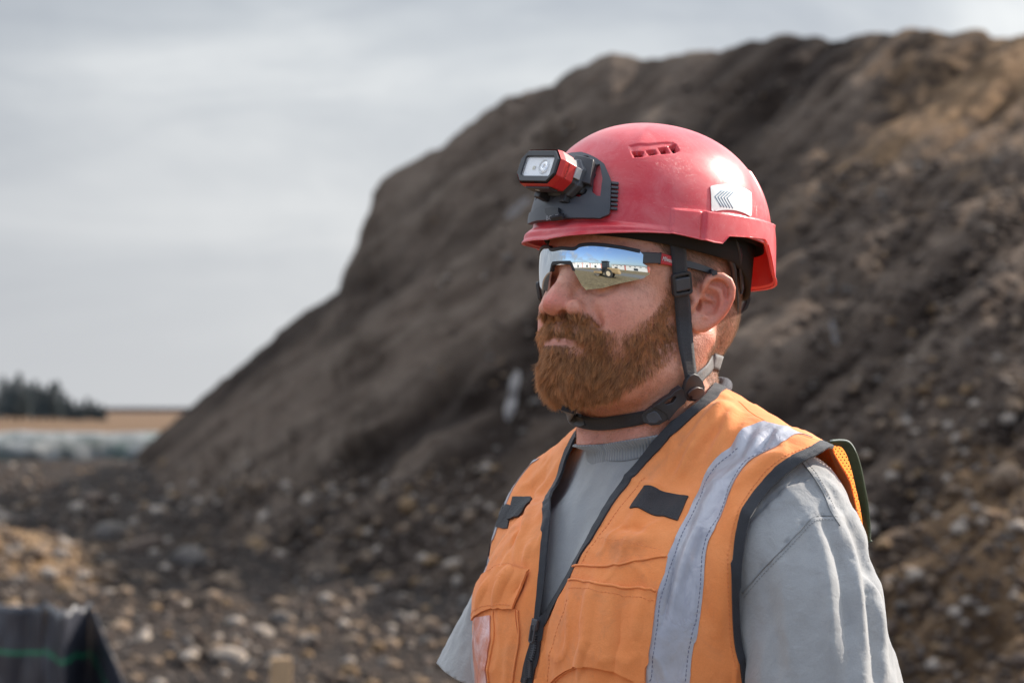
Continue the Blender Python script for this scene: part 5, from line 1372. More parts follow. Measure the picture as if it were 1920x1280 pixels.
def rr_ring(w, h, t, r=.003, th=.004, n=6):
    """rounded rectangular ring in local xy"""
    def rr(w, h, r): return [(sx * (w / 2 - r) + r * math.cos(a), sy * (h / 2 - r) + r * math.sin(a)) for sx, sy, a0 in ((1, 1, 0), (-1, 1, 90), (-1, -1, 180), (1, -1, 270)) for a in [rad(a0 + 90 * k / n) for k in range(n + 1)]]
    o, i_ = rr(w, h, r), rr(w - 2 * t, h - 2 * t, max(r - t, .0008)); m = len(o); V = [(x, y, z) for z in (-th / 2, th / 2) for L in (o, i_) for x, y in L]; F = []
    for k in range(m):
        j = (k + 1) % m
        F += [(k, j, m + j, m + k)[::-1], (2 * m + k, 2 * m + j, 3 * m + j, 3 * m + k), (k, j, 2 * m + j, 2 * m + k), (m + j, m + k, 3 * m + k, 3 * m + j)]
    return np.array(V), F
V1, F1 = rr_ring(.0215, .0225, .0032, .0035, .0045); V2, F2 = box((0, 0, .0012), (.0165, .0125, .0035))
bv = c + V1 @ R_.T; bv2 = c + V2 @ R_.T
bk_ = bevel(autosmooth(obj('ladder_buckle', bv, F1, M_black, hat), 35), .0006); bevel(obj('buckle_bar', bv2, F2, M_grey_pl, bk_, smooth=False), .0014, 3)
b2 = bevel(autosmooth(obj('ladder_buckle', mirror_w(bv), [tuple(f)[::-1] for f in F1], M_black, hat), 35), .0006)
# far side buckle peeping past the nose
Vx, Fx = rr_ring(.018, .020, .0030, .0035, .0045); gp_ = at(1021., 546., 2.412); gb_ = h2w(w2h(c) * [-1, 1, 1]); tl_ = spline(np.array([gp_ + [0, 0, -.004], gp_ * .5 + gb_ * .5 + [-.004, .012, -.006], gb_]), 14); T2_ = np.gradient(tl_, axis=0); T2_ /= np.linalg.norm(T2_, axis=1, keepdims=True); W2_ = np.tile([0, 0, 1.], (14, 1)); N2_ = np.cross(W2_, T2_); V, F = ribbon(tl_, W2_, N2_, .010, .0014); obj('strap_tail', V, F, M_web, hat)
Rf = np.stack([np.array([.75, .66, 0]), np.array([-.15, 0, .99]), np.array([.6, -.75, .1])], -1)
bevel(autosmooth(obj('strap_guide', gp_ + Vx @ Rf.T, Fx, M_black, hat), 35), .0005)
# strap behind the neck, in grey webbing paler than the other straps
P, W, N, T = strap_px([(1290, 722), (1308, 706), (1324, 690), (1334, 676)], .015, [.004, .003, .0025, .002], n=24)
e_ = mirror_w(P)[::-1]
V, F = ribbon(P, W, N, .0150, .0014); obj('nape_strap', V, F, M_webg, hat)
hn = w2h(P[-1]); z0_ = hn[2]
def neck_ring(az, z):
    lo, hi = .02, .12
    for _ in range(24):
        m_ = (lo + hi) / 2; q_ = np.array([[m_ * math.sin(az), m_ * math.cos(az) - .024, z]])
        if body_sdf_w(h2w(q_))[0] < 0: lo = m_
        else: hi = m_
    return np.array([lo * math.sin(az), lo * math.cos(az) - .024, z])
az0 = math.atan2(hn[0], hn[1] + .024)
rP = h2w(np.array([neck_ring(a_, z0_ + .006 * t) for t, a_ in zip(np.linspace(0, 1, 26), np.linspace(az0, 2 * math.pi - az0, 26))])); rN = grad(body_sdf_w, rP, .01); rN -= 0; rP = rP + rN * .0028; rP[0] = P[-1]
for _ in range(4): rP[1:-1] = (rP[:-2] + rP[1:-1] * 2 + rP[2:]) / 4; rN[1:-1] = (rN[:-2] + rN[1:-1] + rN[2:]) / 3
rT = np.gradient(rP, axis=0); rT /= np.linalg.norm(rT, axis=1, keepdims=True); rW = np.cross(rT, rN); rW /= np.linalg.norm(rW, axis=1, keepdims=True)
V, F = ribbon(rP, rW, rN, .0150, .0014); obj('nape_strap', V, F, M_webg, hat)
# under-chin strap
P, W, N, T = strap_px([(1222, 778), (1190, 786), (1150, 791), (1115, 792), (1092, 787), (1080, 777), (1074, 764), (1071, 750)], .013, [.003, .003, .003, .003, .004, .006, .010, .012], n=44)
V, F = ribbon(P, W, N, .0128, .0018); obj('under_chin_strap', V, F, M_web, hat)
hm = w2h(P); 
lr = spline(np.vstack([hm[-1], [(-.030, .045, -.088)], [(-.055, .010, -.070)], [(-.066, -.005, -.055)]]), 20); lrw = []
for q in lr[1:]:
    w = h2w(q); p_, n_ = head_surf.near(w); g_ = grad(body_sdf_w, p_[None], .008)[0]; lrw.append(p_ + g_ * .005)
lrw = np.array([P[-1]] + lrw); nn = grad(body_sdf_w, lrw, .008); tt = np.gradient(lrw, axis=0); tt /= np.linalg.norm(tt, axis=1, keepdims=True); ww = np.cross(tt, nn); ww /= np.linalg.norm(ww, axis=1, keepdims=True)
V, F = ribbon(lrw, ww, nn, .0128, .0018); obj('under_chin_strap', V, F, M_web, hat)
sld = [(1086, 770), (1096, 772), (1103, 780), (1106, 798), (1096, 803), (1088, 799), (1085, 785)]
V, F, _ = patch(sld, px_loc(.003), 4, .004, 0); bevel(autosmooth(obj('strap_slider', V, F, M_black, hat), 40), .0008)
# side release buckle: socket, plug and its waist
def npatch(name, poly, off, th, m=M_black, parent=None, bev=.0010, step=4, holes=()):
    V, F, _ = patch(poly, px_loc(off), step, th, 0, holes=holes); return bevel(autosmooth(obj(name, V, F, m, parent or hat), 40), bev, 3)
k_ = 4.8; Z4 = lambda L: [(x / k_ + 1040, y / k_ + 640) for x, y in L]
sock = npatch('release_buckle', Z4([(815, 600), (868, 560), (905, 545), (990, 620), (1025, 660), (1000, 690), (965, 715), (930, 742), (870, 752), (815, 725), (803, 670)]), .003, .0065)
npatch('buckle_prong', Z4([(838, 640), (900, 605), (930, 640), (955, 700), (905, 735), (850, 735), (835, 690)]), .0085, .0022, M_grey_pl, sock)
plug = npatch('buckle_socket', Z4([(868, 555), (935, 505), (1010, 460), (1045, 415), (1100, 380), (1125, 420), (1140, 500), (1120, 545), (1075, 590), (1035, 645), (1000, 700), (985, 640), (930, 595)]), .003, .0075, holes=[Z4([(960, 540), (1045, 470), (1060, 485), (1030, 540), (985, 555)])])
disc = npatch('strap_button', Z4([(1125, 330), (1150, 285), (1185, 270), (1225, 285), (1255, 330), (1268, 390), (1262, 450), (1235, 500), (1190, 525), (1150, 520), (1122, 480), (1112, 400)]), .006, .0050, bev=.0018)
npatch('button_cap', Z4([(1135, 440), (1160, 400), (1200, 382), (1240, 395), (1255, 430), (1245, 480), (1205, 515), (1165, 510), (1140, 480)]), .0108, .0022, mat('brown_black_plastic', (.045, .020, .018), .35), disc, .0012)
tick('straps')

# ------------------------------------------------------------------ headlamp
lamp = thing('headlamp', 'small red and black battery headlamp clipped to the front of the red hard hat', 'headlamp', tuple(h2w(np.array([.01, .12, .09]))))
LC = np.array([-.0010, .1465, .1100]); LS = 1.17; lp_ = rad(11)
lf = np.array([0, math.cos(lp_), math.sin(lp_)]); lu = np.array([0, -math.sin(lp_), math.cos(lp_)]); ll = np.array([1., 0, 0])
rr_ = rad(5); ll, lu = ll * math.cos(rr_) - lu * math.sin(rr_), lu * math.cos(rr_) + ll * math.sin(rr_)
ry = rad(3); lf, ll = lf * math.cos(ry) - ll * math.sin(ry), ll * math.cos(ry) + lf * math.sin(ry)
def L2w(p): p = np.asarray(p, float) * LS; return h2w(LC + p[..., :1] * ll + p[..., 1:2] * lu + p[..., 2:3] * lf)
def oct_(w, h, c, z): x, y = w / 2, h / 2; return [(x - c, -y, z), (x, -y + c, z), (x, y - c, z), (x - c, y, z), (-x + c, y, z), (-x, y - c, z), (-x, -y + c, z), (-x + c, -y, z)]
def loft(rings, cap0=True, cap1=True):
    m = len(rings[0]); V = np.array([p for r in rings for p in r]); F = []
    for i in range(len(rings) - 1):
        for k in range(m): F.append((i * m + k, i * m + (k + 1) % m, (i + 1) * m + (k + 1) % m, (i + 1) * m + k))
    if cap0: F.append(tuple(range(m))[::-1])
    if cap1: F.append(tuple((len(rings) - 1) * m + k for k in range(m)))
    return V, F
M_redl = mat('red_lamp_plastic', (.60, .022, .020), .38, fn=lambda nt, b: {'Normal': nt.bump(nt.noise(600, objc(nt), 2), .08, .0005), 'Base Color': nt.mix(nt.noise(60, objc(nt), 4), (.52, .016, .018), (.66, .040, .036))})
V, F = loft([oct_(.050, .0285, .0075, -.0165), oct_(.0520, .0300, .0080, -.0040), oct_(.0500, .0285, .0075, .0006)], True, False); hb = bevel(obj('housing', L2w(V), F, M_redl, lamp, smooth=False), .0007, 2)
# black bezel ring with a recessed window
o_ = oct_(.0480, .0262, .0070, .0006); o2 = oct_(.0470, .0255, .0068, .0024); i2 = oct_(.0368, .0168, .0012, .0022); i3 = oct_(.0352, .0152, .0010, -.0006)
V, F = loft([o_, o2, i2, i3], False, False); bevel(obj('bezel', L2w(V), F, M_black, lamp, smooth=False), .0005, 2)
V, F = loft([oct_(.0356, .0156, .001, -.0020), oct_(.0356, .0156, .001, -.0002)]); refl = obj('reflector', L2w(V), F, mat('white_diffuser', (.85, .85, .86), .35), lamp, smooth=False)
a = np.arange(28) * 2 * math.pi / 28
for r0, r1, z0, z1, mm, nm in ((.0062, .0052, -.0002, .0010, M_white, 'spot_ring'), (.0050, .0012, .0000, .0012, mat('lamp_silver', (.7, .7, .72), .2, metal=.8), 'spot_lens')):
    V = [(x0 + .0060 * 1, y0, z) for x0, y0, z in [(r * math.cos(t), r * math.sin(t), z) for r, z in ((r0, z0), ((r0 + r1) / 2, z1), (r1, z0)) for t in a]]
    F = [(i * 28 + k, i * 28 + (k + 1) % 28, (i + 1) * 28 + (k + 1) % 28, (i + 1) * 28 + k) for i in range(2) for k in range(28)]
    obj(nm, L2w(np.array(V)), F, mm, refl)
V, F = box((-.0060, -.001, .0003), (.0028, .0028, .0008)); obj('led', L2w(V), F, mat('led_yellow', (.55, .52, .40), .4), refl, smooth=False)
M_glassy = mat('clear_window', (1, 1, 1), .03, Alpha=.12)
V, F = loft([oct_(.0354, .0154, .001, .0010), oct_(.0354, .0154, .001, .0015)]); obj('window', L2w(V), F, M_glassy, lamp, smooth=False)
V, F = loft([oct_(.0500, .0290, .0080, -.0290), oct_(.0530, .0310, .0085, -.0270), oct_(.0530, .0310, .0085, -.0225), oct_(.0480, .0275, .0078, -.0210), oct_(.0480, .0275, .0078, -.0160)]); bevel(obj('rear_cover', L2w(V), F, M_grey_pl, lamp, smooth=False), .0007, 2)
V, F = box((.0255, .002, -.0190), (.0016, .009, .006)); bevel(obj('side_latch', L2w(V), F, mat('pale_grey_plastic', (.42, .42, .42), .5), lamp, smooth=False), .0004)
V, F = box((.0, -.0150, -.0085), (.030, .0030, .009)); bevel(obj('port_cover', L2w(V), F, M_black, lamp, smooth=False), .0005)
V, F = box((.012, -.0170, -.0250), (.0075, .0075, .0075)); bevel(obj('hinge_knuckle', L2w(V), F, M_black, lamp, smooth=False), .0012)
V, F = box((-.012, -.0170, -.0200), (.0075, .0060, .0110)); bevel(obj('hinge_knuckle', L2w(V), F, M_black, lamp, smooth=False), .0012)
V, F = box((.010, -.001, -.0360), (.030, .0200, .0170)); bevel(obj('pivot_block', L2w(V), F, M_black, lamp, smooth=False), .0015)
blk = [tuple(p) for p in Hs((1090, 306), (1121, 313), (1114, 355), (1086, 351))]
V, F, _ = patch(blk, helm_loc, .02, .0090, .0040); bevel(autosmooth(obj('strap_block', V, F, M_black, lamp), 30), .0010)
lettering('lettering', 'Milwaukee', .0042, L2w(np.array([[.02615, -.0005, -.0080]]))[0], L2w(np.array([[.0, .01, 0]]))[0] - L2w(np.array([[0, 0, 0]]))[0], L2w(np.array([[.0, 0, .01]]))[0] - L2w(np.array([[0, 0, 0]]))[0], mat('dark_red_print', (.22, .01, .01), .5), hb, .2, .9)
lettering('lettering', 'CE', .0040, L2w(np.array([[-.004, -.0167, -.0080]]))[0], ll @ HEAD_R.T * 0 + (L2w(np.array([[.01, 0, 0]]))[0] - L2w(np.array([[0, 0, 0]]))[0]), L2w(np.array([[0, 0, -.01]]))[0] * -1 + L2w(np.array([[0, 0, 0]]))[0], M_twhite, hb)
tick('headlamp')

# ------------------------------------------------------------------ sunglasses
gl = thing('sunglasses', 'wraparound sports sunglasses with blue mirrored shield lens and red black temples', 'sunglasses', tuple(h2w(np.array([0, .10, .0]))))
GF, GK, GZ = .1045, 8.0, .012
def g_local(lz, off=0.):
    lz = np.asarray(lz, float); l, z = lz[:, 0], lz[:, 1]; f = GF - GK * l ** 2 - 5.0 * (z - GZ) ** 2 - (GZ - z) * .266
    n = np.stack([2 * GK * l, np.ones_like(l), 10. * (z - GZ) - .266], -1); n /= np.linalg.norm(n, axis=1, keepdims=True)
    return np.stack([l, f, z], -1) + n * off, n
def g_loc(lz): P, n = g_local(lz); W = h2w(P); return W, (h2w(P + n) - W) / HS
gx = np.linspace(-.085, .085, 69); gz = np.linspace(-.05, .06, 45); G2 = np.stack(np.meshgrid(gx, gz, indexing='ij'), -1).reshape(-1, 2)
ii_ = np.arange(69 * 45).reshape(69, 45); gs = Surf(g_loc(G2)[0], np.stack([ii_[:-1, :-1], ii_[1:, :-1], ii_[1:, 1:], ii_[:-1, 1:]], -1).reshape(-1, 4))
def G_(px, py):
    h, _ = gs.px(px, py)
    if h is None: raise ValueError(('lens', px, py))
    q = w2h(h[None])[0]; return np.array([q[0], q[2]])
nearh = [G_(*p) for p in ((1078, 467), (1089, 461), (1115, 459), (1160, 464), (1200, 472), (1206, 478), (1205, 494), (1219, 502), (1218, 514), (1206, 522), (1183, 527), (1130, 540), (1100, 543), (1092, 534), (1079, 510), (1074, 496))]
full = [tuple(p) for p in nearh] + [tuple(p) for p in [(-q[0], q[1]) for q in nearh[::-1]]]
def mirror_fn(nt, b):
    n = nt.noise(30, objc(nt), 2); return {'Base Color': nt.mix(n, (.56, .63, .73), (.62, .65, .66))}
M_mirror = mat('mirror_lens', (.85, .87, .9), .015, metal=1., fn=mirror_fn)
V, F, _ = patch(full, g_loc, .0016, .0018, 0); autosmooth(obj('shield_lens', V, F, M_mirror, gl), 40)
M_frame = mat('matte_black_frame', (.018, .018, .022), .45)
tp = spline(np.array([(0, G_(1060, 466)[1])] + nearh[:5]), 40); tp[0, 0] = 0
w = .0017; up = tp + [0, w]; dn = tp - [0, w * .9]; dn[-1] = tp[-1] - [0, .0015]
fr = [tuple(p) for p in dn] + [tuple(p) for p in up[::-1]] + [(-p[0], p[1]) for p in up[1:]] + [(-p[0], p[1]) for p in dn[::-1][:-1]]
V, F, _ = patch(fr, g_loc, .0022, .0042, -.0012); bevel(autosmooth(obj('brow_frame', V, F, M_frame, gl), 40), .0005, 2)
nb = [G_(*p) for p in ((1066, 491), (1075, 492), (1081, 508), (1077, 510), (1071, 499))]
z_t, z_b = nb[0][1] + .001, nb[4][1]; xr = nb[2][0]
arch = [(0, z_t), (nb[1][0] - .002, z_t), (nb[1][0], z_t - .002), (nb[2][0], nb[2][1]), (nb[2][0] - .0030, nb[2][1]), (nb[4][0], z_b + .001), (0, z_b + .002)]
arch = arch + [(-x, z) for x, z in arch[::-1][1:-1]]
V, F, _ = patch(arch, g_loc, .002, .0040, -.0018); bevel(autosmooth(obj('nose_bridge', V, F, M_frame, gl), 40), .0005, 2)
# temples: grey hinge block, red centre with lettering, dark rubber tip running over the ear
M_redt = mat('red_temple', (.55, .02, .03), .4); M_rubber = mat('grey_rubber_tip', (.055, .060, .070), .55)
P, W, N, T = strap_px([(1205, 484), (1230, 484), (1258, 490), (1290, 497), (1318, 505), (1340, 514)], .01, [.0045, .0035, .0030, .0030, .0030, .0022], n=44)
h0 = g_loc(np.array([[nearh[4][0], G_(1204, 484)[1]]])); 
for k_i in range(8): P[k_i] = P[k_i] * (k_i / 8) + (h0[0][0] * (1 - k_i / 8)) + 0
def sec(i0, i1, w0, w1, th, name, m):
    n = i1 - i0; V, F = ribbon(P[i0:i1], W[i0:i1], N[i0:i1], np.linspace(w0, w1, n), th); o = bevel(autosmooth(obj(name, V, F, m, gl), 40), .0007, 2)
    o2 = bevel(autosmooth(obj(name, mirror_w(V), [tuple(f)[::-1] for f in F], m, gl), 40), .0007, 2); return o
sec(0, 10, .0115, .0100, .0035, 'hinge_block', M_grey_pl); tr = sec(9, 23, .0105, .0085, .0030, 'temple', M_redt); sec(22, 44, .0066, .0050, .0044, 'temple_tip', M_rubber)
iM = 14
lettering('lettering', 'Milwaukee', .0062, P[iM] + N[iM] * .0018, T[iM], np.array([0, 0, 1.]), M_twhite, tr, .35, .62)
tick('sunglasses')
# ------------------------------------------------------------------ vest and shirt details
def vd(name, pts, m, step=.007, th=.0012, lift=.0012, bev=None, smooth_n=None, parent=None):
    uv = [tuple(p) for p in (spline(Vs(*pts), smooth_n, True) if smooth_n else Vs(*pts))]
    o = vpatch(name, uv, m, step, th, lift, parent=parent)
    return bevel(o, bev, 2) if bev else o
def loft_px(name, pts, m, r, parent=None, lift=.0008, n=None, seg=6):
    L = spline(Vs(*pts), n or 40); W, N = loc_w(L); V, F = tube(W + N * lift, r, seg); return obj(name, V, F, m, parent or vest)
def stitch(name, lines, m, lift, r=.00042, dash=.0026, gap=.0016, parent=None):
    parts = []
    for pts in lines:
        U = spline(Vs(*pts), 160); W, N = loc_w(U); W = W + N * lift; L = np.r_[0, np.cumsum(np.linalg.norm(np.diff(W, axis=0), axis=1))]
        s = 0
        while s < L[-1] - dash:
            q = np.stack([np.stack([np.interp(t, L, W[:, k]) for k in range(3)]) for t in (s, s + dash / 2, s + dash)]); parts.append(tube(q, r, 4)); s += dash + gap
    V, F = join(*parts); return obj(name, V, F, m, parent or vest, kind='stuff')
vd('hook_patch', [(1212, 917), (1245, 925), (1294, 935), (1282, 957), (1271, 978), (1230, 969), (1184, 957), (1198, 936)], M_velcro, .006, .0016, .0010)
vd('hook_patch', [(951, 951), (962, 951), (955, 992), (945, 992), (935, 990)], M_velcro, .006, .0016, .0010)
vd('hook_patch', [(969, 937), (1001, 935), (990, 955), (977, 973), (957, 977)], M_velcro, .006, .0020, .0024)
# near side pocket: back sheet, flared mouth, front sheet below it
p1_ = vd('chest_pocket', [(1077, 1062), (1130, 1063), (1185, 1055), (1252, 1044), (1246, 1075), (1234, 1108), (1222, 1190), (1212, 1290), (1020, 1290), (1044, 1180), (1062, 1110)], M_orange, .008, .0014, .0012)
p2_ = vd('pocket_front', [(1070, 1087), (1110, 1091), (1160, 1099), (1232, 1109), (1222, 1190), (1212, 1290), (1006, 1290), (1030, 1190), (1052, 1120)], M_orange, .008, .0016, .0034, parent=None)
loft_px('pocket_lip', [(1077, 1062), (1130, 1063.5), (1185, 1055), (1250, 1044.5)], M_orange, .0012, lift=.0032)
loft_px('pocket_lip', [(1071, 1088), (1110, 1092), (1160, 1100), (1231, 1110)], M_orange, .0013, lift=.0052)
# far pocket: flap, body seams, clear card window
vd('pocket_body', [(893, 1150), (930, 1140), (970, 1142), (976, 1200), (962, 1290), (888, 1290)], M_orange, .008, .0014, .0012)
vd('pocket_flap', [(918, 1079), (940, 1070), (962, 1064), (980, 1067), (998, 1072), (984, 1106), (968, 1143), (948, 1143), (929, 1141), (905, 1153), (888, 1163), (889, 1145), (896, 1118), (905, 1096)], M_orange, .007, .0022, .0036)
M_card = mat('clear_card_window', (.62, .30, .25), .22, spec=.6, fn=lambda nt, b: {'Base Color': nt.mix(nt.ramp(nt.noise(34, objc(nt), 4, .6, dist=1.), [(.4, 0.), (.65, 1.)]), (.66, .27, .20), (.80, .52, .50)), 'Normal': nt.bump(nt.noise(45, objc(nt), 4, .6, dist=1.), .6, .003)})
vd('card_window', [(897, 1160), (910, 1156), (924, 1154), (926, 1200), (918, 1290), (888, 1290), (890, 1220)], M_card, .008, .0010, .0030)
loft_px('piping', [(928, 1146), (930, 1200), (921, 1278)], M_orange, .0012, lift=.0030)
loft_px('piping', [(975, 1144), (975, 1200), (962, 1278)], M_orange, .0010, lift=.0026)
# zip: black tapes with teeth, slider and pull
zl = [(1012, 1163), (1009, 1190), (1003, 1225), (994, 1262), (990, 1279)]
L = spline(Vs(*zl), 40)
zip_ = vpatch('zip_tape', strip(L, .030, .030), M_trim, step=.006, th=.0022, lift=.0016)
W, N = loc_w(spline(Vs(*zl[1:]), 44)); T_ = np.gradient(W, axis=0); T_ /= np.linalg.norm(T_, axis=1, keepdims=True); X_z = np.cross(T_, N); parts = []
for i in range(44):
    s = 1 if i % 2 else -1; R = np.stack([X_z[i], T_[i], N[i]], -1); parts.append(box(W[i] + N[i] * .0048 + X_z[i] * s * .0009, (.0034, .0010, .0016), R))
V, F = join(*parts); obj('zip_teeth', V, F, M_grey_pl, zip_, smooth=False, kind='stuff')
sc_, sn_ = loc_w(np.array([V_(1011, 1172)])); st_ = W[3] - W[0]; st_ /= np.linalg.norm(st_); sx_ = np.cross(st_, sn_[0]); sx_ /= np.linalg.norm(sx_); R = np.stack([sx_, st_, np.cross(sx_, st_)], -1)
V, F = box(sc_[0] + sn_[0] * .0062, (.0075, .0110, .0042), R); sld_ = bevel(obj('zip_slider', V, F, M_grey_pl, vest, smooth=False), .0012, 3)
V1, F1 = rr_ring(.0062, .0185, .0016, .0028, .0014); pc = sc_[0] + sn_[0] * .0085 + st_ * .0085; V1 = pc + V1 @ R.T; bevel(autosmooth(obj('zip_pull', V1, F1, M_grey_pl, sld_), 30), .0004)
# seams and stitching
loft_px('shoulder_seam', [(1385, 752), (1412, 777), (1440, 795), (1480, 810), (1515, 824), (1540, 828)], mat('seam_dark_orange', (.74, .22, .06), .85), .0010, lift=.0006)  # seam cord in a slightly darker orange than the panels
stitch('stitching', [[(1384, 842), (1335, 888), (1321, 932), (1300, 968), (1279, 1003), (1260, 1045), (1246, 1095), (1236, 1133), (1229, 1196), (1220, 1276)], [(1446, 846), (1400, 868), (1376, 901), (1353, 948), (1339, 986), (1320, 1033), (1311, 1102), (1301, 1172), (1292, 1219), (1285, 1276)]], M_thread_s, .0024, r=.00034)
stitch('stitching', [[(1128, 1014), (1160, 1019), (1190, 1024), (1243, 1036)], [(1074, 1104), (1120, 1108), (1170, 1116), (1228, 1128)], [(1072, 1125), (1050, 1180), (1030, 1276)]], M_thread, .0052, r=.0003)
stitch('stitching', [[(925, 1076), (962, 1061), (996, 1069)], [(965, 1136), (930, 1135), (892, 1156)]], M_thread, .0064, r=.0003)
stitch('stitching', [[(1210, 897), (1185, 930), (1140, 985), (1090, 1062)], [(1548, 835), (1520, 838), (1465, 864), (1422, 900), (1392, 948), (1372, 1010), (1364, 1100), (1368, 1190), (1380, 1270)]], M_thread, .0016, r=.0003)
# ballpoint smudges are in the cloth; collar roll of grey knit behind the neck
rl_ = [V_(1352, 742), V_(1362, 730)]
cr = [(.068, -.030, 1.590), (.062, -.052, 1.602), (.045, -.072, 1.610), (.020, -.084, 1.614), (-.010, -.086, 1.614), (-.040, -.076, 1.608), (-.060, -.055, 1.598), (-.070, -.028, 1.584)]
def roll_path(o): return t2w(spline(np.array([(x * (.90 + o[0]), f + .006 + o[1], z - .006 + o[2]) for x, f, z in cr]), 60))
V, F = tube(roll_path((0, 0, .004)), np.interp(np.linspace(0, 1, 60), [0, .04, .1, .9, 1], [.003, .0058, .0062, .0062, .004]), 14)
kr = obj('knit_collar_roll', V, F, mat('charcoal_knit', (.10, .10, .115), .9, fn=lambda nt, b: {'Base Color': nt.mix(nt.vor(700, objc(nt)), (.045, .045, .055), (.17, .17, .19)), 'Normal': nt.bump(nt.vor(700, objc(nt)), .9, .0016)}), vest)
V, F = tube(roll_path((.08, -.004, -.010)), .0060, 12); obj('back_binding', V, F, M_trim, vest)
# mesh back wing that stands off behind the near shoulder
bw_out = [(1552, 829), (1572, 829), (1586, 833), (1597, 850), (1606, 878), (1613, 910), (1620, 945), (1625, 985), (1626, 1010)]
bw_in = [(1512, 852), (1521, 866), (1532, 882), (1545, 900), (1560, 918), (1576, 938), (1590, 958), (1600, 980), (1604, 1010)]
BO = spline(np.array(bw_out, float), 40); BI = spline(np.array(bw_in, float), 40)
tt = np.linspace(0, 1, 40)
PO = at(BO[:, 0], BO[:, 1], 2.262 + .062 * tt); PI_ = at(BI[:, 0], BI[:, 1], 2.302 + .045 * tt)
def mesh_fn(nt, b):
    u = attr(nt, 'mu'); v = attr(nt, 'mv')
    cu = nt.math('SUBTRACT', nt.math('FRACT', u), .5); vv = nt.math('ADD', v, nt.math('MULTIPLY', nt.math('FLOOR', u), .5)); cv = nt.math('SUBTRACT', nt.math('FRACT', vv), .5)
    r = nt.math('SQRT', nt.math('ADD', nt.math('POWER', cu, 2.), nt.math('POWER', cv, 2.))); a = nt.ramp(r, [(.0, 0.), (.20, 0.), (.24, 1.)])
    tr = nt.add('ShaderNodeBsdfTranslucent', {'Color': (.90, .27, .06)}); tp_ = nt.add('ShaderNodeBsdfTransparent'); mx = nt.n.new('ShaderNodeMixShader'); mx.inputs[0].default_value = .68; nt.l.new(b.outputs[0], mx.inputs[1]); nt.l.new(tr.outputs[0], mx.inputs[2]); m2 = nt.n.new('ShaderNodeMixShader'); nt.l.new(a, m2.inputs[0]); nt.l.new(tp_.outputs[0], m2.inputs[1]); nt.l.new(mx.outputs[0], m2.inputs[2]); nt.l.new(m2.outputs[0], [q for q in nt.n if q.type == 'OUTPUT_MATERIAL'][0].inputs[0])
    return {'Base Color': nt.mix(nt.noise(30, objc(nt)), (.80, .24, .055), (.86, .30, .09))}
M_mesh = mat('orange_net', (.8, .25, .06), .8, fn=mesh_fn, **{'Subsurface Weight': .0})
nu_, nw = 40, 14; s_ = np.linspace(0, 1, nw)
GW = PI_[:, None] * (1 - s_[None, :, None]) + PO[:, None] * s_[None, :, None]; GW[..., 1] += (np.sin(s_ * math.pi) * .014)[None]
ix = np.arange(nu_ * nw).reshape(nu_, nw); Fw = np.stack([ix[:-1, :-1], ix[1:, :-1], ix[1:, 1:], ix[:-1, 1:]], -1).reshape(-1, 4)
wing = obj('mesh_back', GW.reshape(-1, 3), Fw, M_mesh, vest)
Lu = np.r_[0, np.cumsum(np.linalg.norm(np.diff(PO, axis=0), axis=1))]; wdt = np.linalg.norm(PO - PI_, axis=1)
vattr(wing, 'mv', (Lu[:, None] / .0042 + 0 * s_[None]).ravel()); vattr(wing, 'mu', (wdt[:, None] * s_[None] / .0036).ravel())
hem_p = [(1512, 852), (1540, 842), (1575, 840), (1590, 850)]
M_olive = mat('green_black_binding', (.03, .045, .02), .7, fn=lambda nt, b: {'Base Color': nt.mix(nt.noise(200, objc(nt), 3), (.022, .034, .014), (.050, .070, .030))})
Tw = np.gradient(PO, axis=0); Tw /= np.linalg.norm(Tw, axis=1, keepdims=True); Nw = np.cross(Tw, PI_ - PO); Nw /= np.linalg.norm(Nw, axis=1, keepdims=True); Ww = np.cross(Nw, Tw)
V, F = ribbon(PO - 0, Ww, Nw, .0105, .0032); bevel(autosmooth(obj('back_binding', V, F, M_olive, vest), 40), .0009, 2)
V, F = tube(PO + (PO - PI_) / wdt[:, None] * .0052, .0008, 6); obj('edge_piping', V, F, mat('pale_edge_thread', (.42, .45, .40), .7), vest)
tick('vest details')
# ------------------------------------------------------------------ beard and hair
def hair_mat(name, c0, c1, rough=.38):
    m = bpy.data.materials.new(name); m.use_nodes = True; nt = NT(m.node_tree); nt.n.clear()
    out = nt.n.new('ShaderNodeOutputMaterial'); hi = nt.add('ShaderNodeHairInfo')
    c = nt.mix(nt.ramp(attr(nt, 'tone'), [(0.08, 0.), (.50, .30), (.75, .65), (.95, 1.)]), c0, c1)
    c = nt.mix(nt.math('MULTIPLY', hi.outputs['Intercept'], .45), c, tuple(min(1, x * 1.9) for x in c1))
    h = nt.add('ShaderNodeBsdfHairPrincipled', {'Color': c, 'Roughness': rough, 'Radial Roughness': .45}, parametrization='COLOR') if False else None
    h = nt.add('ShaderNodeBsdfPrincipled', {'Base Color': c, 'Roughness': rough, 'Specular IOR Level': .55})
    t = nt.add('ShaderNodeBsdfTranslucent', {'Color': c}); mx = nt.n.new('ShaderNodeMixShader'); mx.inputs[0].default_value = .28; nt.l.new(h.outputs[0], mx.inputs[1]); nt.l.new(t.outputs[0], mx.inputs[2])
    nt.l.new(mx.outputs[0], out.inputs[0]); return m
M_beard = hair_mat('ginger_beard', (.080, .030, .013), (.62, .265, .105))
M_stub = hair_mat('brown_crop', (.060, .034, .020), (.30, .18, .11))
hw = HV; hh = w2h(hw)
tri = np.vstack([HF[:, [0, 1, 2]], HF[:, [0, 2, 3]]])
e1 = hw[tri[:, 1]] - hw[tri[:, 0]]; e2 = hw[tri[:, 2]] - hw[tri[:, 0]]; cr_ = np.cross(e1, e2); area = np.linalg.norm(cr_, axis=1) / 2
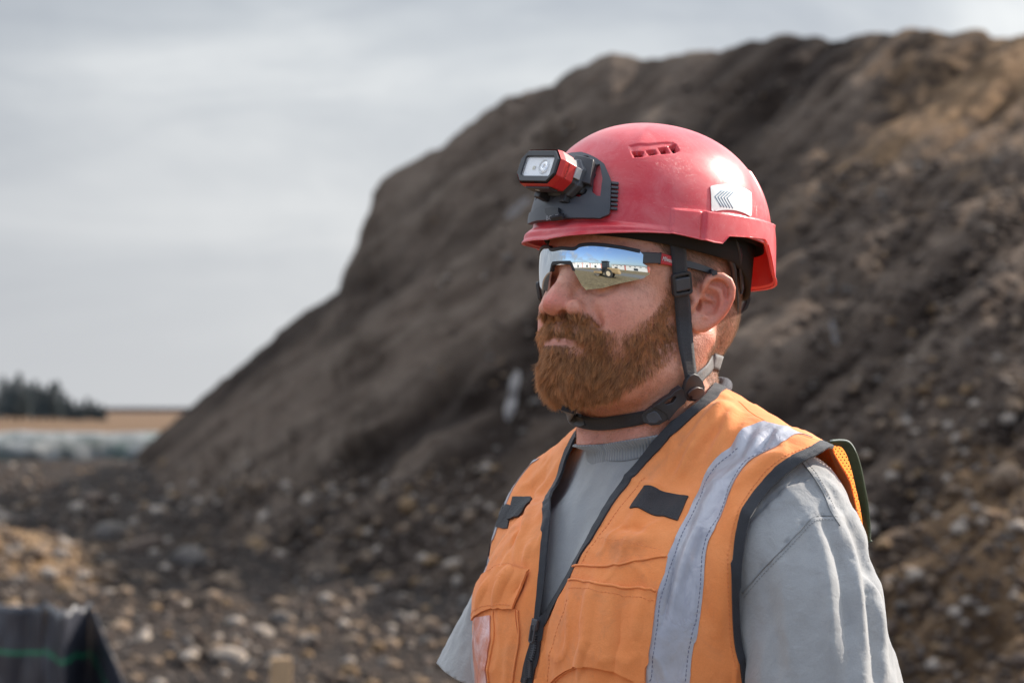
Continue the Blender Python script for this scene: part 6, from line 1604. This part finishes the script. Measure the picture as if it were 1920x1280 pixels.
def grow(name, mask, count, m, length, direc, rad0, parent, seg=6, curl=.25, clump=.35, seed=1, label=None, lift=0., locks=0):
    r = np.random.default_rng(seed); w = area * mask[tri].mean(1); w /= w.sum(); t = r.choice(len(tri), count, p=w)
    a, b = r.random(count), r.random(count); f = a + b > 1; a[f], b[f] = 1 - a[f], 1 - b[f]
    P = hw[tri[t, 0]] + e1[t] * a[:, None] + e2[t] * b[:, None]; N = grad(body_sdf_w, P, .004)
    h = w2h(P); L = length(h) * r.uniform(.62, 1.15, count)
    D = direc(h); Dw = (h2w(h + D * .01) - P); Dw /= np.linalg.norm(Dw, axis=1, keepdims=True)
    cl = np.stack([vnoise(h, 210, seed + 40 + i, 2) for i in range(3)], -1) * clump; cl2 = np.stack([vnoise(h, 60, seed + 60 + i, 1) for i in range(3)], -1) * clump * .8
    out = direc.lift(h)[:, None]
    T = Dw - N * (Dw * N).sum(1, keepdims=True) * .95; T = T / (np.linalg.norm(T, axis=1, keepdims=True) + 1e-6) + cl + cl2 + r.normal(size=(count, 3)) * curl
    d = T + N * out; d /= np.linalg.norm(d, axis=1, keepdims=True)
    wob = r.normal(size=(count, 3)) * .35 * curl * 2
    pts = np.zeros((count, seg, 3)); pts[:, 0] = P - N * .0004; q = P.copy()
    g = np.array([0, 0, -1.]) 
    for k in range(1, seg):
        s = k / (seg - 1); dk = d + (wob * s) + g * .22 * s - N * out * s * .30; dk /= np.linalg.norm(dk, axis=1, keepdims=True); q = q + dk * (L / (seg - 1))[:, None]; pts[:, k] = q
    if locks:
        par = r.choice(count, locks, replace=False); kdt = KDTree(locks)
        for j, pi in enumerate(par): kdt.insert(P[pi], j)
        kdt.balance(); near = np.array([kdt.find(p)[1] for p in P]); pid = par[near]
        tt_ = np.linspace(0, 1, seg)[None, :, None]; shape = pts[pid] - pts[pid][:, :1]; tgt = P[pid][:, None] * (tt_ * .85) + P[:, None] * (1 - tt_ * .85) + shape * (L / L[pid])[:, None, None]
        pull = (tt_ ** 1.2) * (r.uniform(.25, .95, count) * .85)[:, None, None]; pts = pts * (1 - pull) + tgt * pull
        tone = np.clip(r.random(locks)[near] * .6 + r.random(count) * .4, 0, 1)
    else: tone = r.random(count)
    base = wloc(parent); c = bpy.data.hair_curves.new(name); c.add_curves([seg] * count)
    c.attributes['position'].data.foreach_set('vector', (pts - base).astype(np.float32).ravel())
    ra = c.attributes.get('radius') or c.attributes.new('radius', 'FLOAT', 'POINT')
    prof = np.interp(np.linspace(0, 1, seg), [0, .6, 1], [1, .85, .15]); ra.data.foreach_set('value', (rad0 * r.uniform(.7, 1.2, count)[:, None] * prof[None]).astype(np.float32).ravel())
    ta = c.attributes.new('tone', 'FLOAT', 'POINT'); ta.data.foreach_set('value', np.repeat(tone, seg).astype(np.float32))
    c.materials.append(m); o = bpy.data.objects.new(name, c); COL.objects.link(o); o.parent = parent
    if label: o['label'] = label
    return o
class Field:
    def __init__(s, f, l): s.f = f; s.l = l
    def __call__(s, h): return s.f(h)
    def lift(s, h): return s.l(h)
def beard_dir(h):
    x, f, z = h.T; sg = np.sign(x + 1e-6); mus = sstep(-.046, -.036, z) * sstep(.070, .082, f)
    chin = sstep(.045, .075, f) * (1 - mus); side = 1 - sstep(.03, .06, f)
    sw = vnoise(h, 38, 91, 2) * .55; d = np.stack([sg * (.34 * mus + .05) + sw * (1 - mus), .10 * mus + .30 * chin - .25 * side + sw * .5 * (1 - mus), -.95 * mus - 1.0 * (1 - mus)], -1); return d
def beard_len(h):
    x, f, z = h.T; mus = sstep(-.046, -.037, z) * sstep(.070, .082, f); chin = sstep(.035, .075, f) * sstep(-.045, -.070, z); low = sstep(-.095, -.105, z)
    side = sstep(.045, .020, f); top = sstep(.012, .0, beard_top(h))
    L = .0072 + .0062 * chin; L = L * (1 - mus) + .0078 * mus; L = L * (1 - .35 * side); return L * (1 - .30 * low)
def beard_top(h): return -h[:, 2] * 0 + .02
nb_ = 1 if not os.environ.get('DRAFT') else 2.5
lift_b = lambda h: .30 + .22 * sstep(.04, .08, h[:, 1]) * sstep(-.045, -.07, h[:, 2])
grow('beard', bm ** 1.25, int(34000 / nb_), M_beard, beard_len, Field(beard_dir, lift_b), .000135 * math.sqrt(nb_), person, 8, .22, .50, 3, 'full ginger beard and moustache', locks=int(2600 / nb_))
stub = np.clip(sstep(-.060, -.080, hp[:, 2]) * sstep(-.02, .01, hp[:, 1]) * sstep(-.150, -.120, hp[:, 2]) * .6 + 0, 0, 1) * (1 - bm)
grow('neck_stubble', stub, int(9000 / nb_), M_beard, lambda h: .0022 + 0 * h[:, 0], Field(beard_dir, lambda h: .4 + 0 * h[:, 0]), .00006, person, 3, .3, .2, 4)
def scalp_dir(h): x, f, z = h.T; return np.stack([0 * x, -.55 + 0 * x, -.8 + 0 * x], -1)
vis = sm * sstep(.11, .09, hp[:, 2])
grow('hair', vis, int(34000 / nb_), M_stub, lambda h: .0035 + .0035 * sstep(-.03, .04, h[:, 2]), Field(scalp_dir, lambda h: .55 + 0 * h[:, 0]), .00007 * math.sqrt(nb_), person, 4, .16, .15, 5, 'short cropped brown hair')
tick('hair')
